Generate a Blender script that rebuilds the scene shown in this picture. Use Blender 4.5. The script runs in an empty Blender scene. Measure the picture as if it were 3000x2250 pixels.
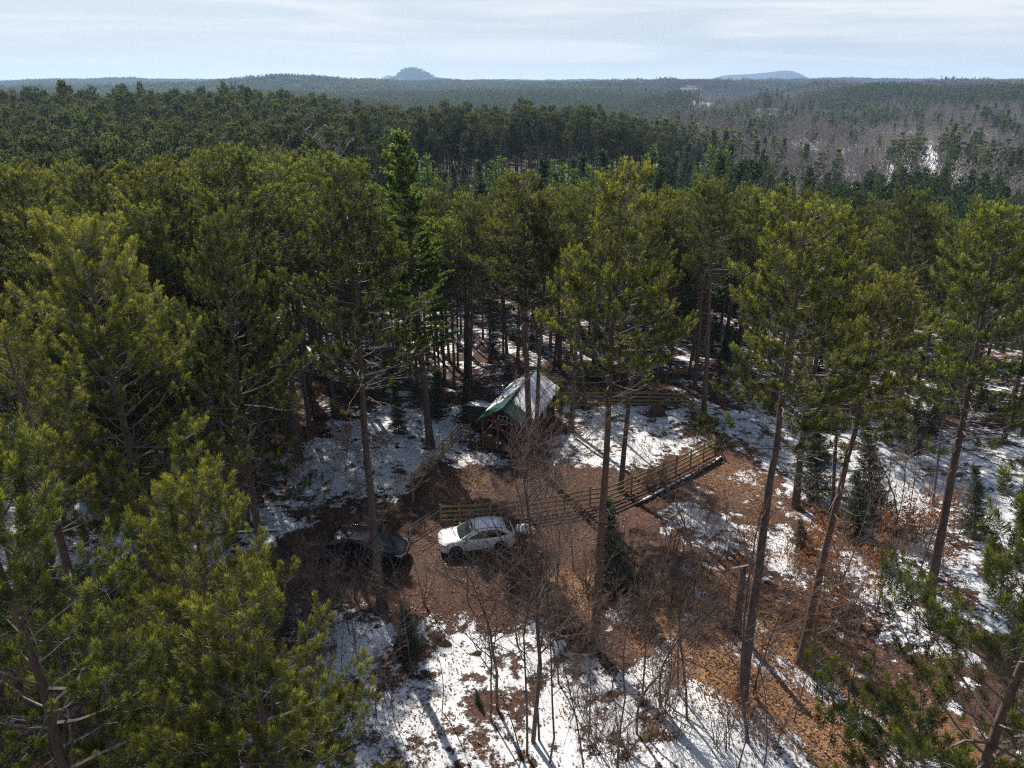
import bpy, math, random
import numpy as np
from mathutils import Vector, Matrix

SC = bpy.context.scene
C = SC.collection
R = math.radians

# ------------------------------------------------------------------ camera
PITCH, FPX, CAM_Z = 22.3, 735.0, 26.5
cd = bpy.data.cameras.new('camera')
cam = bpy.data.objects.new('camera', cd)
C.objects.link(cam)
cd.sensor_width = 36.0
cd.lens = 36.0 * FPX / 1024.0
cd.clip_start = 0.1
cd.clip_end = 60000.0
cam.location = (0, 0, CAM_Z)
cam.rotation_euler = (R(90 - PITCH), 0, 0)
SC.camera = cam

# ------------------------------------------------------------------ light
SUN_EL, SUN_AZ = 42.5, -26.0        # azimuth from +Y, negative = left of the view
sd = bpy.data.lights.new('sun', 'SUN')
sun = bpy.data.objects.new('sun', sd)
C.objects.link(sun)
sd.energy = 5.0
sd.angle = R(0.53)
sd.color = (1.0, 0.94, 0.85)
_d = Vector((math.sin(R(SUN_AZ)) * math.cos(R(SUN_EL)), math.cos(R(SUN_AZ)) * math.cos(R(SUN_EL)), math.sin(R(SUN_EL))))
sun.rotation_euler = _d.to_track_quat('Z', 'Y').to_euler()

W = bpy.data.worlds.new('World')
SC.world = W
W.use_nodes = True
nt = W.node_tree
nt.nodes.clear()
N = nt.nodes.new
wo = N('ShaderNodeOutputWorld'); bg = N('ShaderNodeBackground'); sky = N('ShaderNodeTexSky')
sky.sky_type = 'NISHITA'; sky.sun_disc = False
sky.sun_elevation = R(SUN_EL); sky.sun_rotation = R(SUN_AZ)
sky.altitude = 300; sky.air_density = 1.0; sky.dust_density = 1.0; sky.ozone_density = 1.5
bg.inputs['Strength'].default_value = 0.08
tc = N('ShaderNodeTexCoord'); mp = N('ShaderNodeMapping'); mp.inputs['Scale'].default_value = (1.7, 1.7, 24.0)
mp.inputs['Rotation'].default_value = (0, R(1.5), 0)
n1 = N('ShaderNodeTexNoise'); n1.inputs['Scale'].default_value = 1.7; n1.inputs['Detail'].default_value = 7; n1.inputs['Roughness'].default_value = 0.55
n1.inputs['Distortion'].default_value = 0.6
cr = N('ShaderNodeValToRGB'); cr.color_ramp.elements[0].position = 0.42; cr.color_ramp.elements[1].position = 0.62
mx = N('ShaderNodeMix'); mx.data_type = 'RGBA'; mx.inputs[7].default_value = (8.4, 9.0, 9.6, 1)
cc = N('ShaderNodeMix'); cc.data_type = 'RGBA'; cc.inputs[6].default_value = (6.9, 7.55, 8.1, 1); cc.inputs[7].default_value = (9.3, 9.4, 9.4, 1)
mm = N('ShaderNodeMath'); mm.operation = 'MULTIPLY_ADD'; mm.inputs[1].default_value = 0.10; mm.inputs[2].default_value = 0.86
L = nt.links.new
L(tc.outputs['Generated'], mp.inputs['Vector']); L(mp.outputs[0], n1.inputs['Vector']); L(n1.outputs['Fac'], cr.inputs['Fac'])
sx = N('ShaderNodeSeparateXYZ'); fd = N('ShaderNodeMapRange'); fd.interpolation_type = 'SMOOTHSTEP'
fd.inputs['From Min'].default_value = 0.10; fd.inputs['From Max'].default_value = 0.38; fd.inputs['To Min'].default_value = 1.0; fd.inputs['To Max'].default_value = 0.06
mf = N('ShaderNodeMath'); mf.operation = 'MULTIPLY'
hz = N('ShaderNodeMix'); hz.data_type = 'RGBA'; hz.inputs[7].default_value = (14.5, 14.0, 12.6, 1)
hr = N('ShaderNodeMapRange'); hr.interpolation_type = 'SMOOTHSTEP'; hr.inputs['From Min'].default_value = -0.01; hr.inputs['From Max'].default_value = 0.045; hr.inputs['To Min'].default_value = 1.0; hr.inputs['To Max'].default_value = 0.0
L(tc.outputs['Generated'], sx.inputs[0]); L(sx.outputs['Z'], fd.inputs['Value'])
L(cr.outputs['Color'], mm.inputs[0]); L(mm.outputs[0], mf.inputs[0]); L(fd.outputs[0], mf.inputs[1]); L(mf.outputs[0], mx.inputs[0]); L(cr.outputs['Color'], cc.inputs[0]); L(cc.outputs[2], hz.inputs[6]); L(sx.outputs['Z'], hr.inputs['Value']); L(hr.outputs[0], hz.inputs[0]); L(hz.outputs[2], mx.inputs[7]); L(sky.outputs[0], mx.inputs[6]); L(mx.outputs[2], bg.inputs['Color'])
L(bg.outputs[0], wo.inputs['Surface'])
SC.view_settings.view_transform = 'Standard'
SC.view_settings.look = 'None'
SC.view_settings.exposure = 0.36
SC.view_settings.gamma = 1.0
SC.cycles.max_bounces = 6
SC.cycles.diffuse_bounces = 3
SC.cycles.glossy_bounces = 2
SC.cycles.transmission_bounces = 3
SC.cycles.volume_bounces = 1
SC.cycles.transparent_max_bounces = 8
SC.cycles.sample_clamp_indirect = 6.0
SC.cycles.use_denoising = False
SC.cycles.pixel_filter_type = 'BLACKMAN_HARRIS'
SC.cycles.filter_width = 1.2

# ------------------------------------------------------------------ helpers
rng = np.random.default_rng(7)

def tag(o, label=None, cat=None, group=None, kind=None):
    if label: o['label'] = label
    if cat: o['category'] = cat
    if group: o['group'] = group
    if kind: o['kind'] = kind
    return o

def empty(name, loc=(0, 0, 0), rz=0.0):
    o = bpy.data.objects.new(name, None)
    o.empty_display_size = 0.3
    o.location = loc
    o.rotation_euler = (0, 0, rz)
    C.objects.link(o)
    return o

def link(name, me, parent=None, col=None):
    o = bpy.data.objects.new(name, me)
    (col or C).objects.link(o)
    if parent is not None: o.parent = parent
    return o

def copy_tree(o, parent=None):
    c = o.copy()
    C.objects.link(c)
    if parent is not None: c.parent = parent
    for ch in o.children:
        copy_tree(ch, c)
    return c

def np_mesh(name, V, parts, mats, attrs=None, smooth=False):
    """parts: list of (faces array (n,k), material index)"""
    me = bpy.data.meshes.new(name)
    V = np.asarray(V, np.float32)
    me.vertices.add(len(V)); me.vertices.foreach_set('co', V.ravel())
    idx, starts, mi, pos = [], [], [], 0
    for F, m in parts:
        F = np.asarray(F, np.int32)
        if len(F) == 0: continue
        n, k = F.shape
        idx.append(F.ravel()); starts.append(pos + np.arange(n, dtype=np.int32) * k); pos += n * k
        mi.append(np.full(n, m, np.int32))
    idx = np.concatenate(idx); starts = np.concatenate(starts); mi = np.concatenate(mi)
    me.loops.add(len(idx)); me.loops.foreach_set('vertex_index', idx)
    me.polygons.add(len(starts)); me.polygons.foreach_set('loop_start', starts)
    me.polygons.foreach_set('material_index', mi)
    for m in mats: me.materials.append(m)
    if attrs:
        for k, a in attrs.items():
            at = me.attributes.new(k, 'FLOAT', 'POINT')
            at.data.foreach_set('value', np.asarray(a, np.float32))
    me.update(calc_edges=True)
    me.polygons.foreach_set('use_smooth', np.full(len(starts), bool(smooth)))
    me.update()
    return me

class MB:
    """collects simple solids for one mesh"""
    def __init__(s): s.v = []; s.f = []
    def add(s, vs, fs):
        b = len(s.v); s.v += [tuple(v) for v in vs]; s.f += [tuple(b + i for i in f) for f in fs]
    def box(s, c, d, rz=0.0, M=None):
        x, y, z = d[0] / 2, d[1] / 2, d[2] / 2
        P = [(-x, -y, -z), (x, -y, -z), (x, y, -z), (-x, y, -z), (-x, -y, z), (x, -y, z), (x, y, z), (-x, y, z)]
        ca, sa = math.cos(rz), math.sin(rz)
        P = [(p[0] * ca - p[1] * sa + c[0], p[0] * sa + p[1] * ca + c[1], p[2] + c[2]) for p in P]
        if M is not None: P = [tuple(M @ Vector(p)) for p in P]
        s.add(P, [(0, 3, 2, 1), (4, 5, 6, 7), (0, 1, 5, 4), (1, 2, 6, 5), (2, 3, 7, 6), (3, 0, 4, 7)])
    def beam(s, a, b, w, h):
        a, b = Vector(a), Vector(b); d = (b - a).normalized()
        u = d.cross(Vector((0, 0, 1)))
        u = u.normalized() if u.length > 1e-4 else Vector((1, 0, 0))
        t = u.cross(d)
        P = [p + u * (sx * w / 2) + t * (sz * h / 2) for p in (a, b) for sx, sz in ((-1, -1), (1, -1), (1, 1), (-1, 1))]
        s.add(P, [(0, 1, 2, 3), (7, 6, 5, 4), (0, 4, 5, 1), (1, 5, 6, 2), (2, 6, 7, 3), (3, 7, 4, 0)])
    def tube(s, pts, rad, n=8, caps=True):
        pts = [Vector(p) for p in pts]
        if not hasattr(rad, '__len__'): rad = [rad] * len(pts)
        rings = []
        u = None
        for i, p in enumerate(pts):
            d = (pts[min(i + 1, len(pts) - 1)] - pts[max(i - 1, 0)]).normalized()
            if u is None:
                u = d.cross(Vector((0.13, 0.97, 0.21))).normalized()
            u = (u - d * u.dot(d)).normalized(); w = d.cross(u)
            rings.append([p + (u * math.cos(2 * math.pi * k / n) + w * math.sin(2 * math.pi * k / n)) * rad[i] for k in range(n)])
        vs = [v for r in rings for v in r]
        fs = [(i * n + k, i * n + (k + 1) % n, (i + 1) * n + (k + 1) % n, (i + 1) * n + k) for i in range(len(pts) - 1) for k in range(n)]
        if caps: fs += [tuple(range(n))[::-1], tuple((len(pts) - 1) * n + k for k in range(n))]
        s.add(vs, fs)
    def mesh(s, name, m, smooth=False):
        me = bpy.data.meshes.new(name)
        me.from_pydata(s.v, [], s.f); me.materials.append(m)
        if smooth: me.polygons.foreach_set('use_smooth', [True] * len(me.polygons))
        me.update()
        return me
    def build(s, name, m, parent=None, smooth=False):
        return link(name, s.mesh(name, m, smooth), parent)

# ------------------------------------------------------------------ materials
def mat(name, col=(0.5, 0.5, 0.5), rough=0.8, metal=0.0, spec=0.5, noise=None, bump=None, coat=0.0):
    """noise = (scale, colour2, lo, hi[, (sx,sy,sz)])"""
    m = bpy.data.materials.new(name); m.use_nodes = True
    t = m.node_tree; b = t.nodes['Principled BSDF']
    b.inputs['Base Color'].default_value = (*col, 1); b.inputs['Roughness'].default_value = rough
    b.inputs['Metallic'].default_value = metal; b.inputs['Specular IOR Level'].default_value = spec
    b.inputs['Coat Weight'].default_value = coat
    if noise or bump:
        tcn = t.nodes.new('ShaderNodeTexCoord'); mpn = t.nodes.new('ShaderNodeMapping')
        t.links.new(tcn.outputs['Object'], mpn.inputs['Vector'])
        sc = noise[4] if noise and len(noise) > 4 else (1, 1, 1)
        mpn.inputs['Scale'].default_value = sc
        nn = t.nodes.new('ShaderNodeTexNoise'); nn.inputs['Scale'].default_value = noise[0] if noise else bump[0]
        nn.inputs['Detail'].default_value = 6; nn.inputs['Roughness'].default_value = 0.65
        t.links.new(mpn.outputs[0], nn.inputs['Vector'])
        if noise:
            r = t.nodes.new('ShaderNodeValToRGB')
            r.color_ramp.elements[0].position = noise[2]; r.color_ramp.elements[1].position = noise[3]
            r.color_ramp.elements[0].color = (*col, 1); r.color_ramp.elements[1].color = (*noise[1], 1)
            t.links.new(nn.outputs['Fac'], r.inputs['Fac']); t.links.new(r.outputs['Color'], b.inputs['Base Color'])
        if bump:
            bp = t.nodes.new('ShaderNodeBump'); bp.inputs['Strength'].default_value = bump[1]; bp.inputs['Distance'].default_value = bump[2]
            t.links.new(nn.outputs['Fac'], bp.inputs['Height']); t.links.new(bp.outputs[0], b.inputs['Normal'])
    return m

def foliage(name, dark, light, trans=0.35, rough=0.5, vary=0.12, spec=0.5):
    m = bpy.data.materials.new(name); m.use_nodes = True
    t = m.node_tree; b = t.nodes['Principled BSDF']; out = t.nodes['Material Output']
    at = t.nodes.new('ShaderNodeAttribute'); at.attribute_name = 'tint'
    r = t.nodes.new('ShaderNodeMix'); r.data_type = 'RGBA'
    r.inputs[6].default_value = (*dark, 1); r.inputs[7].default_value = (*light, 1)
    t.links.new(at.outputs['Fac'], r.inputs[0])
    oi = t.nodes.new('ShaderNodeObjectInfo')
    hs = t.nodes.new('ShaderNodeHueSaturation')
    a1 = t.nodes.new('ShaderNodeMath'); a1.operation = 'MULTIPLY_ADD'; a1.inputs[1].default_value = vary * 0.22; a1.inputs[2].default_value = 0.5 - vary * 0.07
    a2 = t.nodes.new('ShaderNodeMath'); a2.operation = 'MULTIPLY_ADD'; a2.inputs[1].default_value = vary * 4; a2.inputs[2].default_value = 1 - vary * 2
    fr = t.nodes.new('ShaderNodeMath'); fr.operation = 'FRACT'; m7 = t.nodes.new('ShaderNodeMath'); m7.operation = 'MULTIPLY'; m7.inputs[1].default_value = 17.31
    t.links.new(oi.outputs['Random'], a1.inputs[0]); t.links.new(oi.outputs['Random'], m7.inputs[0]); t.links.new(m7.outputs[0], fr.inputs[0])
    t.links.new(fr.outputs[0], a2.inputs[0])
    t.links.new(a1.outputs[0], hs.inputs['Hue']); t.links.new(a2.outputs[0], hs.inputs['Value']); t.links.new(r.outputs[2], hs.inputs['Color'])
    t.links.new(hs.outputs[0], b.inputs['Base Color'])
    b.inputs['Roughness'].default_value = rough; b.inputs['Specular IOR Level'].default_value = spec
    tr = t.nodes.new('ShaderNodeBsdfTranslucent'); t.links.new(hs.outputs[0], tr.inputs['Color'])
    ms = t.nodes.new('ShaderNodeMixShader'); ms.inputs[0].default_value = trans
    t.links.new(b.outputs[0], ms.inputs[1]); t.links.new(tr.outputs[0], ms.inputs[2]); t.links.new(ms.outputs[0], out.inputs['Surface'])
    return m

def twig_mat(name, thick, thin, rough=0.75, top=None):
    m = bpy.data.materials.new(name); m.use_nodes = True
    t = m.node_tree; b = t.nodes['Principled BSDF']
    at = t.nodes.new('ShaderNodeAttribute'); at.attribute_name = 'tint'
    r = t.nodes.new('ShaderNodeMix'); r.data_type = 'RGBA'
    r.inputs[6].default_value = (*thick, 1); r.inputs[7].default_value = (*thin, 1)
    t.links.new(at.outputs['Fac'], r.inputs[0])
    tcn = t.nodes.new('ShaderNodeTexCoord'); mpn = t.nodes.new('ShaderNodeMapping'); mpn.inputs['Scale'].default_value = (1, 1, 0.35)
    nn = t.nodes.new('ShaderNodeTexNoise'); nn.inputs['Scale'].default_value = 9; nn.inputs['Detail'].default_value = 5; nn.inputs['Roughness'].default_value = 0.7
    t.links.new(tcn.outputs['Object'], mpn.inputs['Vector']); t.links.new(mpn.outputs[0], nn.inputs['Vector'])
    mr = t.nodes.new('ShaderNodeMapRange'); mr.inputs['From Min'].default_value = 0.3; mr.inputs['From Max'].default_value = 0.7
    mr.inputs['To Min'].default_value = 0.45; mr.inputs['To Max'].default_value = 1.5
    t.links.new(nn.outputs['Fac'], mr.inputs['Value'])
    mu = t.nodes.new('ShaderNodeMix'); mu.data_type = 'RGBA'; mu.blend_type = 'MULTIPLY'; mu.inputs[0].default_value = 1.0
    t.links.new(r.outputs[2], mu.inputs[6]); t.links.new(mr.outputs[0], mu.inputs[7])
    t.links.new(mu.outputs[2], b.inputs['Base Color'])
    bp = t.nodes.new('ShaderNodeBump'); bp.inputs['Strength'].default_value = 0.7; bp.inputs['Distance'].default_value = 0.03
    t.links.new(nn.outputs['Fac'], bp.inputs['Height']); t.links.new(bp.outputs[0], b.inputs['Normal'])
    b.inputs['Roughness'].default_value = rough; b.inputs['Specular IOR Level'].default_value = 0.3
    return m

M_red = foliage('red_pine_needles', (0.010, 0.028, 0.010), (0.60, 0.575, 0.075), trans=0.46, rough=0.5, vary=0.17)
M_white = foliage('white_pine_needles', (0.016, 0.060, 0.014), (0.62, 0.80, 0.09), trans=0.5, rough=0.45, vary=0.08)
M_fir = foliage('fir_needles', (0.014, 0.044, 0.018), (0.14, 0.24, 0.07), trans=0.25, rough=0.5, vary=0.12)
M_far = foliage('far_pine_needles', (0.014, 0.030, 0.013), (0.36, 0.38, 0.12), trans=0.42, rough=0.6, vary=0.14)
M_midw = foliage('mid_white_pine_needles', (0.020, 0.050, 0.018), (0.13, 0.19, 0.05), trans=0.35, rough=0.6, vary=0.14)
M_beech = foliage('beech_leaves', (0.28, 0.11, 0.04), (0.75, 0.38, 0.16), trans=0.45, rough=0.55, vary=0.08)
M_litter = foliage('fallen_leaves', (0.10, 0.048, 0.026), (0.48, 0.29, 0.16), trans=0.15, rough=0.6, vary=0.0)
M_bark = twig_mat('pine_bark', (0.105, 0.078, 0.066), (0.17, 0.115, 0.085))
M_bark2 = twig_mat('red_pine_bark', (0.125, 0.082, 0.062), (0.17, 0.105, 0.075))
M_limb = twig_mat('pine_limb_bark', (0.16, 0.13, 0.11), (0.25, 0.21, 0.18))
M_maple = twig_mat('maple_bark', (0.10, 0.085, 0.072), (0.24, 0.17, 0.14))
M_brush = twig_mat('brush_twigs', (0.14, 0.105, 0.085), (0.32, 0.225, 0.175))
M_farbare = twig_mat('far_bare_twigs', (0.215, 0.185, 0.165), (0.34, 0.29, 0.265))

# ------------------------------------------------------------------ terrain
def sstep(a, b, x):
    t = np.clip((x - a) / (b - a), 0, 1); return t * t * (3 - 2 * t)

RR = [0, 60, 90, 150, 250, 330, 420, 600, 900, 1300, 2000, 3200, 4600, 6000, 9000, 18000]
ZL = [0, 0.0, -1.5, -2.0, 0.5, 3.0, -3.0, -12, -12, -8, -2, 8, 17, 12, -15, -60]
ZC = [0, 0.0, -2.0, -3.0, -2.0, -4.0, -12, -18, -18, -12, -3, 8, 18, 12, -15, -60]
ZR = [0, -0.3, -2.5, -6.5, -11.0, -14.0, -17, -19, -14, -7, 2, 14, 21, 12, -15, -60]
# mounds: U (pixel column of 1024 at the horizon), range, height, width in px, width in range
MOUNDS = [(300, 2300, 27, 95, 420), (415, 5500, 52, 13, 330), (405, 5500, 22, 9, 330), (424, 5450, 14, 5, 300), (412, 5500, 30, 32, 380), (388, 8500, 92, 10, 300), (412, 8500, 50, 44, 300),
          (748, 8300, 108, 50, 400), (790, 8300, 98, 24, 400), (722, 8300, 34, 18, 400), (615, 8500, 96, 11, 300),
          (845, 8500, 78, 16, 300), (930, 8500, 84, 18, 300), (45, 3300, 12, 34, 500), (120, 4200, 5, 60, 400), (880, 1150, 19, 75, 160), (1010, 1050, 15, 80, 150),
          (960, 420, 8, 60, 110), (700, 620, 7, 80, 140), (560, 1500, 9, 110, 220), (770, 820, 20, 45, 90), (690, 1150, 20, 50, 110), (905, 700, 7, 50, 80), (820, 520, 9, 40, 60), (990, 620, 12, 40, 70), (720, 480, 7, 36, 60), (840, 1500, 20, 60, 130), (960, 1900, 22, 60, 160), (700, 2000, 18, 60, 180), (900, 1700, 12, 60, 160), (640, 2600, 14, 90, 200), (520, 2200, 9, 60, 180), (820, 3300, 10, 60, 250), (790, 2300, 9, 90, 300), (1000, 2600, 12, 90, 350), (480, 3300, 8, 60, 400)]

def Uof(x, y):
    az = np.clip(np.arctan2(x, y), -1.25, 1.25)
    return 512 + 794.6 * np.tan(az)

def H(x, y):
    x = np.asarray(x, float); y = np.asarray(y, float)
    r = np.hypot(x, y); U = Uof(x, y)
    zl, zc, zr = (np.interp(r, RR, q) for q in (ZL, ZC, ZR))
    a = sstep(230, 430, U); b = sstep(620, 860, U)
    z = zl * (1 - a) + zc * a; z = z * (1 - b) + zr * b
    for (u, rr, h, wu, wr) in MOUNDS:
        z = z + h * np.exp(-((U - u) / wu) ** 2) * np.exp(-((r - rr) / wr) ** 2)
    g = sstep(250, 900, r)
    z = z + g * (3.6 * np.sin(x / 71 + 1.3) * np.sin(y / 93 + .4) + 4.6 * np.sin(x / 170 - y / 240 + 2))
    z = z + sstep(900, 3000, r) * (9 * np.sin(x / 520 + 1) * np.sin(y / 430 + 2) + 4.5 * np.sin(x / 190 + y / 310))
    yard = sstep(12, 20, np.hypot((x - 2) / 1.6, (y - 48)))
    z = z + yard * (1 - sstep(120, 300, r)) * (0.22 * np.sin(x / 3.1 + y / 5.3) + 0.18 * np.sin(x / 1.7 - y / 2.3 + 1) + 0.35 * np.sin(x / 7.7 + 2) * np.sin(y / 6.1))
    # bank at lower right: ground rises slightly to the right then falls away
    z = z + 0.9 * np.exp(-((x - 9.5 - (y - 28) * 0.1) / 3.2) ** 2) * (1 - sstep(34, 46, y)) * sstep(10, 20, y)
    return z

SP, CP = math.sin(R(PITCH)), math.cos(R(PITCH))
def ray(X, Y):
    """direction through a point of the photo, given in a 2212 px wide copy of it"""
    k = 1024 / 2212.0
    u, v = (X * k - 512) / FPX, (Y * k - 384) / FPX
    return Vector((u, CP - v * SP, -SP - v * CP))
def G(X, Y, dz=0.0):
    d = ray(X, Y); z = dz
    for _ in range(12):
        t = (CAM_Z - z) / -d.z
        z = float(H(d.x * t, d.y * t)) + dz
    return Vector((d.x * t, d.y * t, z))
def top_at(base, X, Y):
    """point seen at X,Y that stands at the distance (y) of base: gives lean and height"""
    d = ray(X, Y); t = base.y / d.y
    return Vector((d.x * t, base.y, CAM_Z + d.z * t))

def poly_soft(px, py, P, soft):
    P = np.asarray(P, float); n = len(P)
    inside = np.zeros(px.shape, bool); dist = np.full(px.shape, 1e9)
    for i in range(n):
        x0, y0 = P[i]; x1, y1 = P[(i + 1) % n]
        c = ((y0 > py) != (y1 > py)) & (px < (x1 - x0) * (py - y0) / ((y1 - y0) or 1e-9) + x0)
        inside ^= c
        dx, dy = x1 - x0, y1 - y0
        t = np.clip(((px - x0) * dx + (py - y0) * dy) / (dx * dx + dy * dy), 0, 1)
        dist = np.minimum(dist, np.hypot(px - x0 - t * dx, py - y0 - t * dy))
    return np.clip(0.5 + np.where(inside, dist, -dist) / soft, 0, 1)

def GP(pts):
    return [(g.x, g.y) for g in (G(*p) for p in pts)]

SNOW = [  # polygon in photo px, amount, softness (m)
    ([(640, 1300), (800, 1290), (960, 1330), (1130, 1350), (1290, 1390), (1420, 1450), (1530, 1580), (1640, 1659), (1500, 1900), (600, 1900)], 0.56, 1.2),
    ([(-500, 1000), (240, 1030), (420, 1080), (640, 1090), (700, 1160), (560, 1200), (300, 1210), (-500, 1400)], 0.68, 1.5),
    ([(560, 1000), (740, 905), (850, 870), (1010, 880), (1030, 960), (950, 1000), (890, 1060), (800, 1075), (640, 1080)], 0.64, 1.2),
    ([(940, 960), (1000, 940), (1060, 985), (1180, 985), (1240, 870), (1480, 880), (1520, 945), (1500, 975), (1400, 1015), (1300, 1015), (1200, 1000), (1040, 1010), (950, 1010)], 0.60, 0.8),
    ([(1490, 868), (1700, 875), (1900, 905), (2400, 930), (2400, 1400), (2150, 1330), (2000, 1250), (1850, 1190), (1750, 1130), (1640, 1020), (1600, 960), (1520, 935)], 0.60, 2.0),
    ([(1400, 1080), (1480, 1050), (1580, 1130), (1700, 1150), (1800, 1250), (1720, 1260), (1600, 1220), (1500, 1160)], 0.66, 1.5),
    ([(1780, 1120), (1960, 1200), (2120, 1330), (2080, 1400), (1960, 1400), (1850, 1310), (1740, 1200)], 0.64, 1.2),
    ([(1380, 1440), (1560, 1500), (1750, 1640), (1800, 1760), (1500, 1760)], 0.78, 1.0),
    ([(1560, 1385), (1720, 1440), (1860, 1520), (1900, 1580), (1760, 1520), (1640, 1450)], 0.62, 0.8),
    ([(1760, 1500), (1900, 1560), (2000, 1659), (1900, 1659), (1800, 1570)], 0.60, 0.8),
    ([(600, 860), (1100, 840), (1250, 790), (1480, 830), (1500, 868), (2300, 900), (2300, 720), (500, 640), (-300, 760), (-300, 1000), (540, 1010)], 0.47, 4.0),
]
BARE = [  # bare ground inside snow
    ([(880, 1090), (900, 1050), (950, 1015), (1200, 1020), (1380, 1030), (1500, 1000), (1530, 990), (1480, 1060), (1400, 1100), (1400, 1300), (1150, 1310), (620, 1290), (600, 1160), (820, 1120)], 0.9, 1.0),
]
LEAFY = [([(1380, 1240), (1560, 1250), (1760, 1340), (1900, 1480), (2212, 1659), (1700, 1659), (1500, 1500), (1380, 1400)], 1.0, 2.0),
         ([(1500, 980), (1620, 1000), (1720, 1100), (1500, 1080)], 0.4, 1.5),
         ([(930, 1030), (1050, 1030), (1000, 1090), (920, 1090)], 0.7, 1.0), ([(1160, 1230), (1290, 1240), (1290, 1340), (1100, 1330)], 0.8, 1.0)]

def snow_bias(x, y):
    r = np.hypot(x, y)
    s = np.full(x.shape, 0.30)
    near = (r < 110) & (y > 5)
    px, py = x[near], y[near]
    v = np.full(px.shape, 0.30)
    for P, a, soft in SNOW:
        k = poly_soft(px, py, GP(P), soft * 2.6); v = np.maximum(v, 0.30 + (a - 0.30) * k)
    for P, a, soft in BARE:
        v = v * (1 - a * poly_soft(px, py, GP(P), soft * 1.6))
    s[near] = v
    # beyond: patchy, with open snowy slopes
    U = Uof(x, y)
    far = r > 110
    f = 0.34 + 0.10 * (U > 650) + 0.06 * np.sin(x / 60) * np.sin(y / 50)
    for (u, rr, wu, wr, a) in SNOWY:
        f = f + a * np.exp(-((U - u) / wu) ** 2 - ((r - rr) / wr) ** 2)
    f = f - 0.22 * ((U > 340) & (U < 730) & (r < 340))
    s[far] = f[far]
    s[r > 4700] = -2.0
    return s
SNOWY = [(960, 395, 62, 100, 0.30), (930, 520, 40, 80, 0.3), (700, 1130, 26, 60, 0.6), (776, 1180, 24, 60, 0.6), (645, 1400, 16, 80, 0.4), (1010, 2200, 60, 160, 0.6), (990, 2900, 60, 450, 0.6), (600, 3300, 50, 250, 0.5), (840, 2900, 30, 200, 0.3)]

def build_ground():
    rs = [1.0, 3.0, 5.0, 7.0]
    r = 8.0
    while r < 9300:
        rs.append(r)
        r *= 1.011 if r < 90 else (1.02 if r < 1500 else 1.03)
    rs = np.array(rs)
    th = np.concatenate([np.arange(-52, 52, 0.42), np.arange(52, 308, 3.0)]) * math.pi / 180
    nr, na = len(rs), len(th)
    rr, tt = np.meshgrid(rs, th, indexing='ij')
    x = (rr * np.sin(tt)).ravel(); y = (rr * np.cos(tt)).ravel()
    z = H(x, y)
    V = np.stack([x, y, z], 1)
    V = np.vstack([V, [[0, 0, float(H(0.0, 0.0))]]])
    i = np.arange(nr - 1)[:, None]; j = np.arange(na)[None, :]
    j2 = (j + 1) % na
    F = np.stack([i * na + j, i * na + j2, (i + 1) * na + j2, (i + 1) * na + j], -1).reshape(-1, 4)[:, ::-1]
    Ft = np.stack([np.full(na, len(V) - 1), np.arange(na), (np.arange(na) + 1) % na], 1)[:, ::-1]
    xs, ys = V[:, 0], V[:, 1]
    sn = snow_bias(xs, ys)
    lf = np.zeros(len(V))
    near = (np.hypot(xs, ys) < 110) & (ys > 5)
    for P, a, soft in LEAFY:
        lf[near] = np.maximum(lf[near], a * poly_soft(xs[near], ys[near], GP(P), soft))
    worn = np.zeros(len(V))
    for line in ([(560, 1245), (700, 1248), (830, 1238), (930, 1222), (1040, 1240), (1150, 1262)], [(830, 1240), (905, 1180), (925, 1110), (985, 1060), (1060, 1035)]):
        P = np.array(GP(line))
        for (x0, y0), (x1, y1) in zip(P[:-1], P[1:]):
            dx, dy = x1 - x0, y1 - y0; L2 = dx * dx + dy * dy
            t = np.clip(((xs[near] - x0) * dx + (ys[near] - y0) * dy) / L2, 0, 1)
            d = np.hypot(xs[near] - x0 - t * dx, ys[near] - y0 - t * dy)
            worn[near] = np.maximum(worn[near], np.exp(-((d - 0.78) / 0.3) ** 2))
    me = np_mesh('ground', V, [(F, 0), (Ft, 0)], [M_ground], {'snow': sn, 'leafy': lf, 'worn': worn, 'far': sstep(100, 350, np.hypot(xs, ys))}, smooth=True)
    return tag(link('ground', me), kind='structure')

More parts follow.
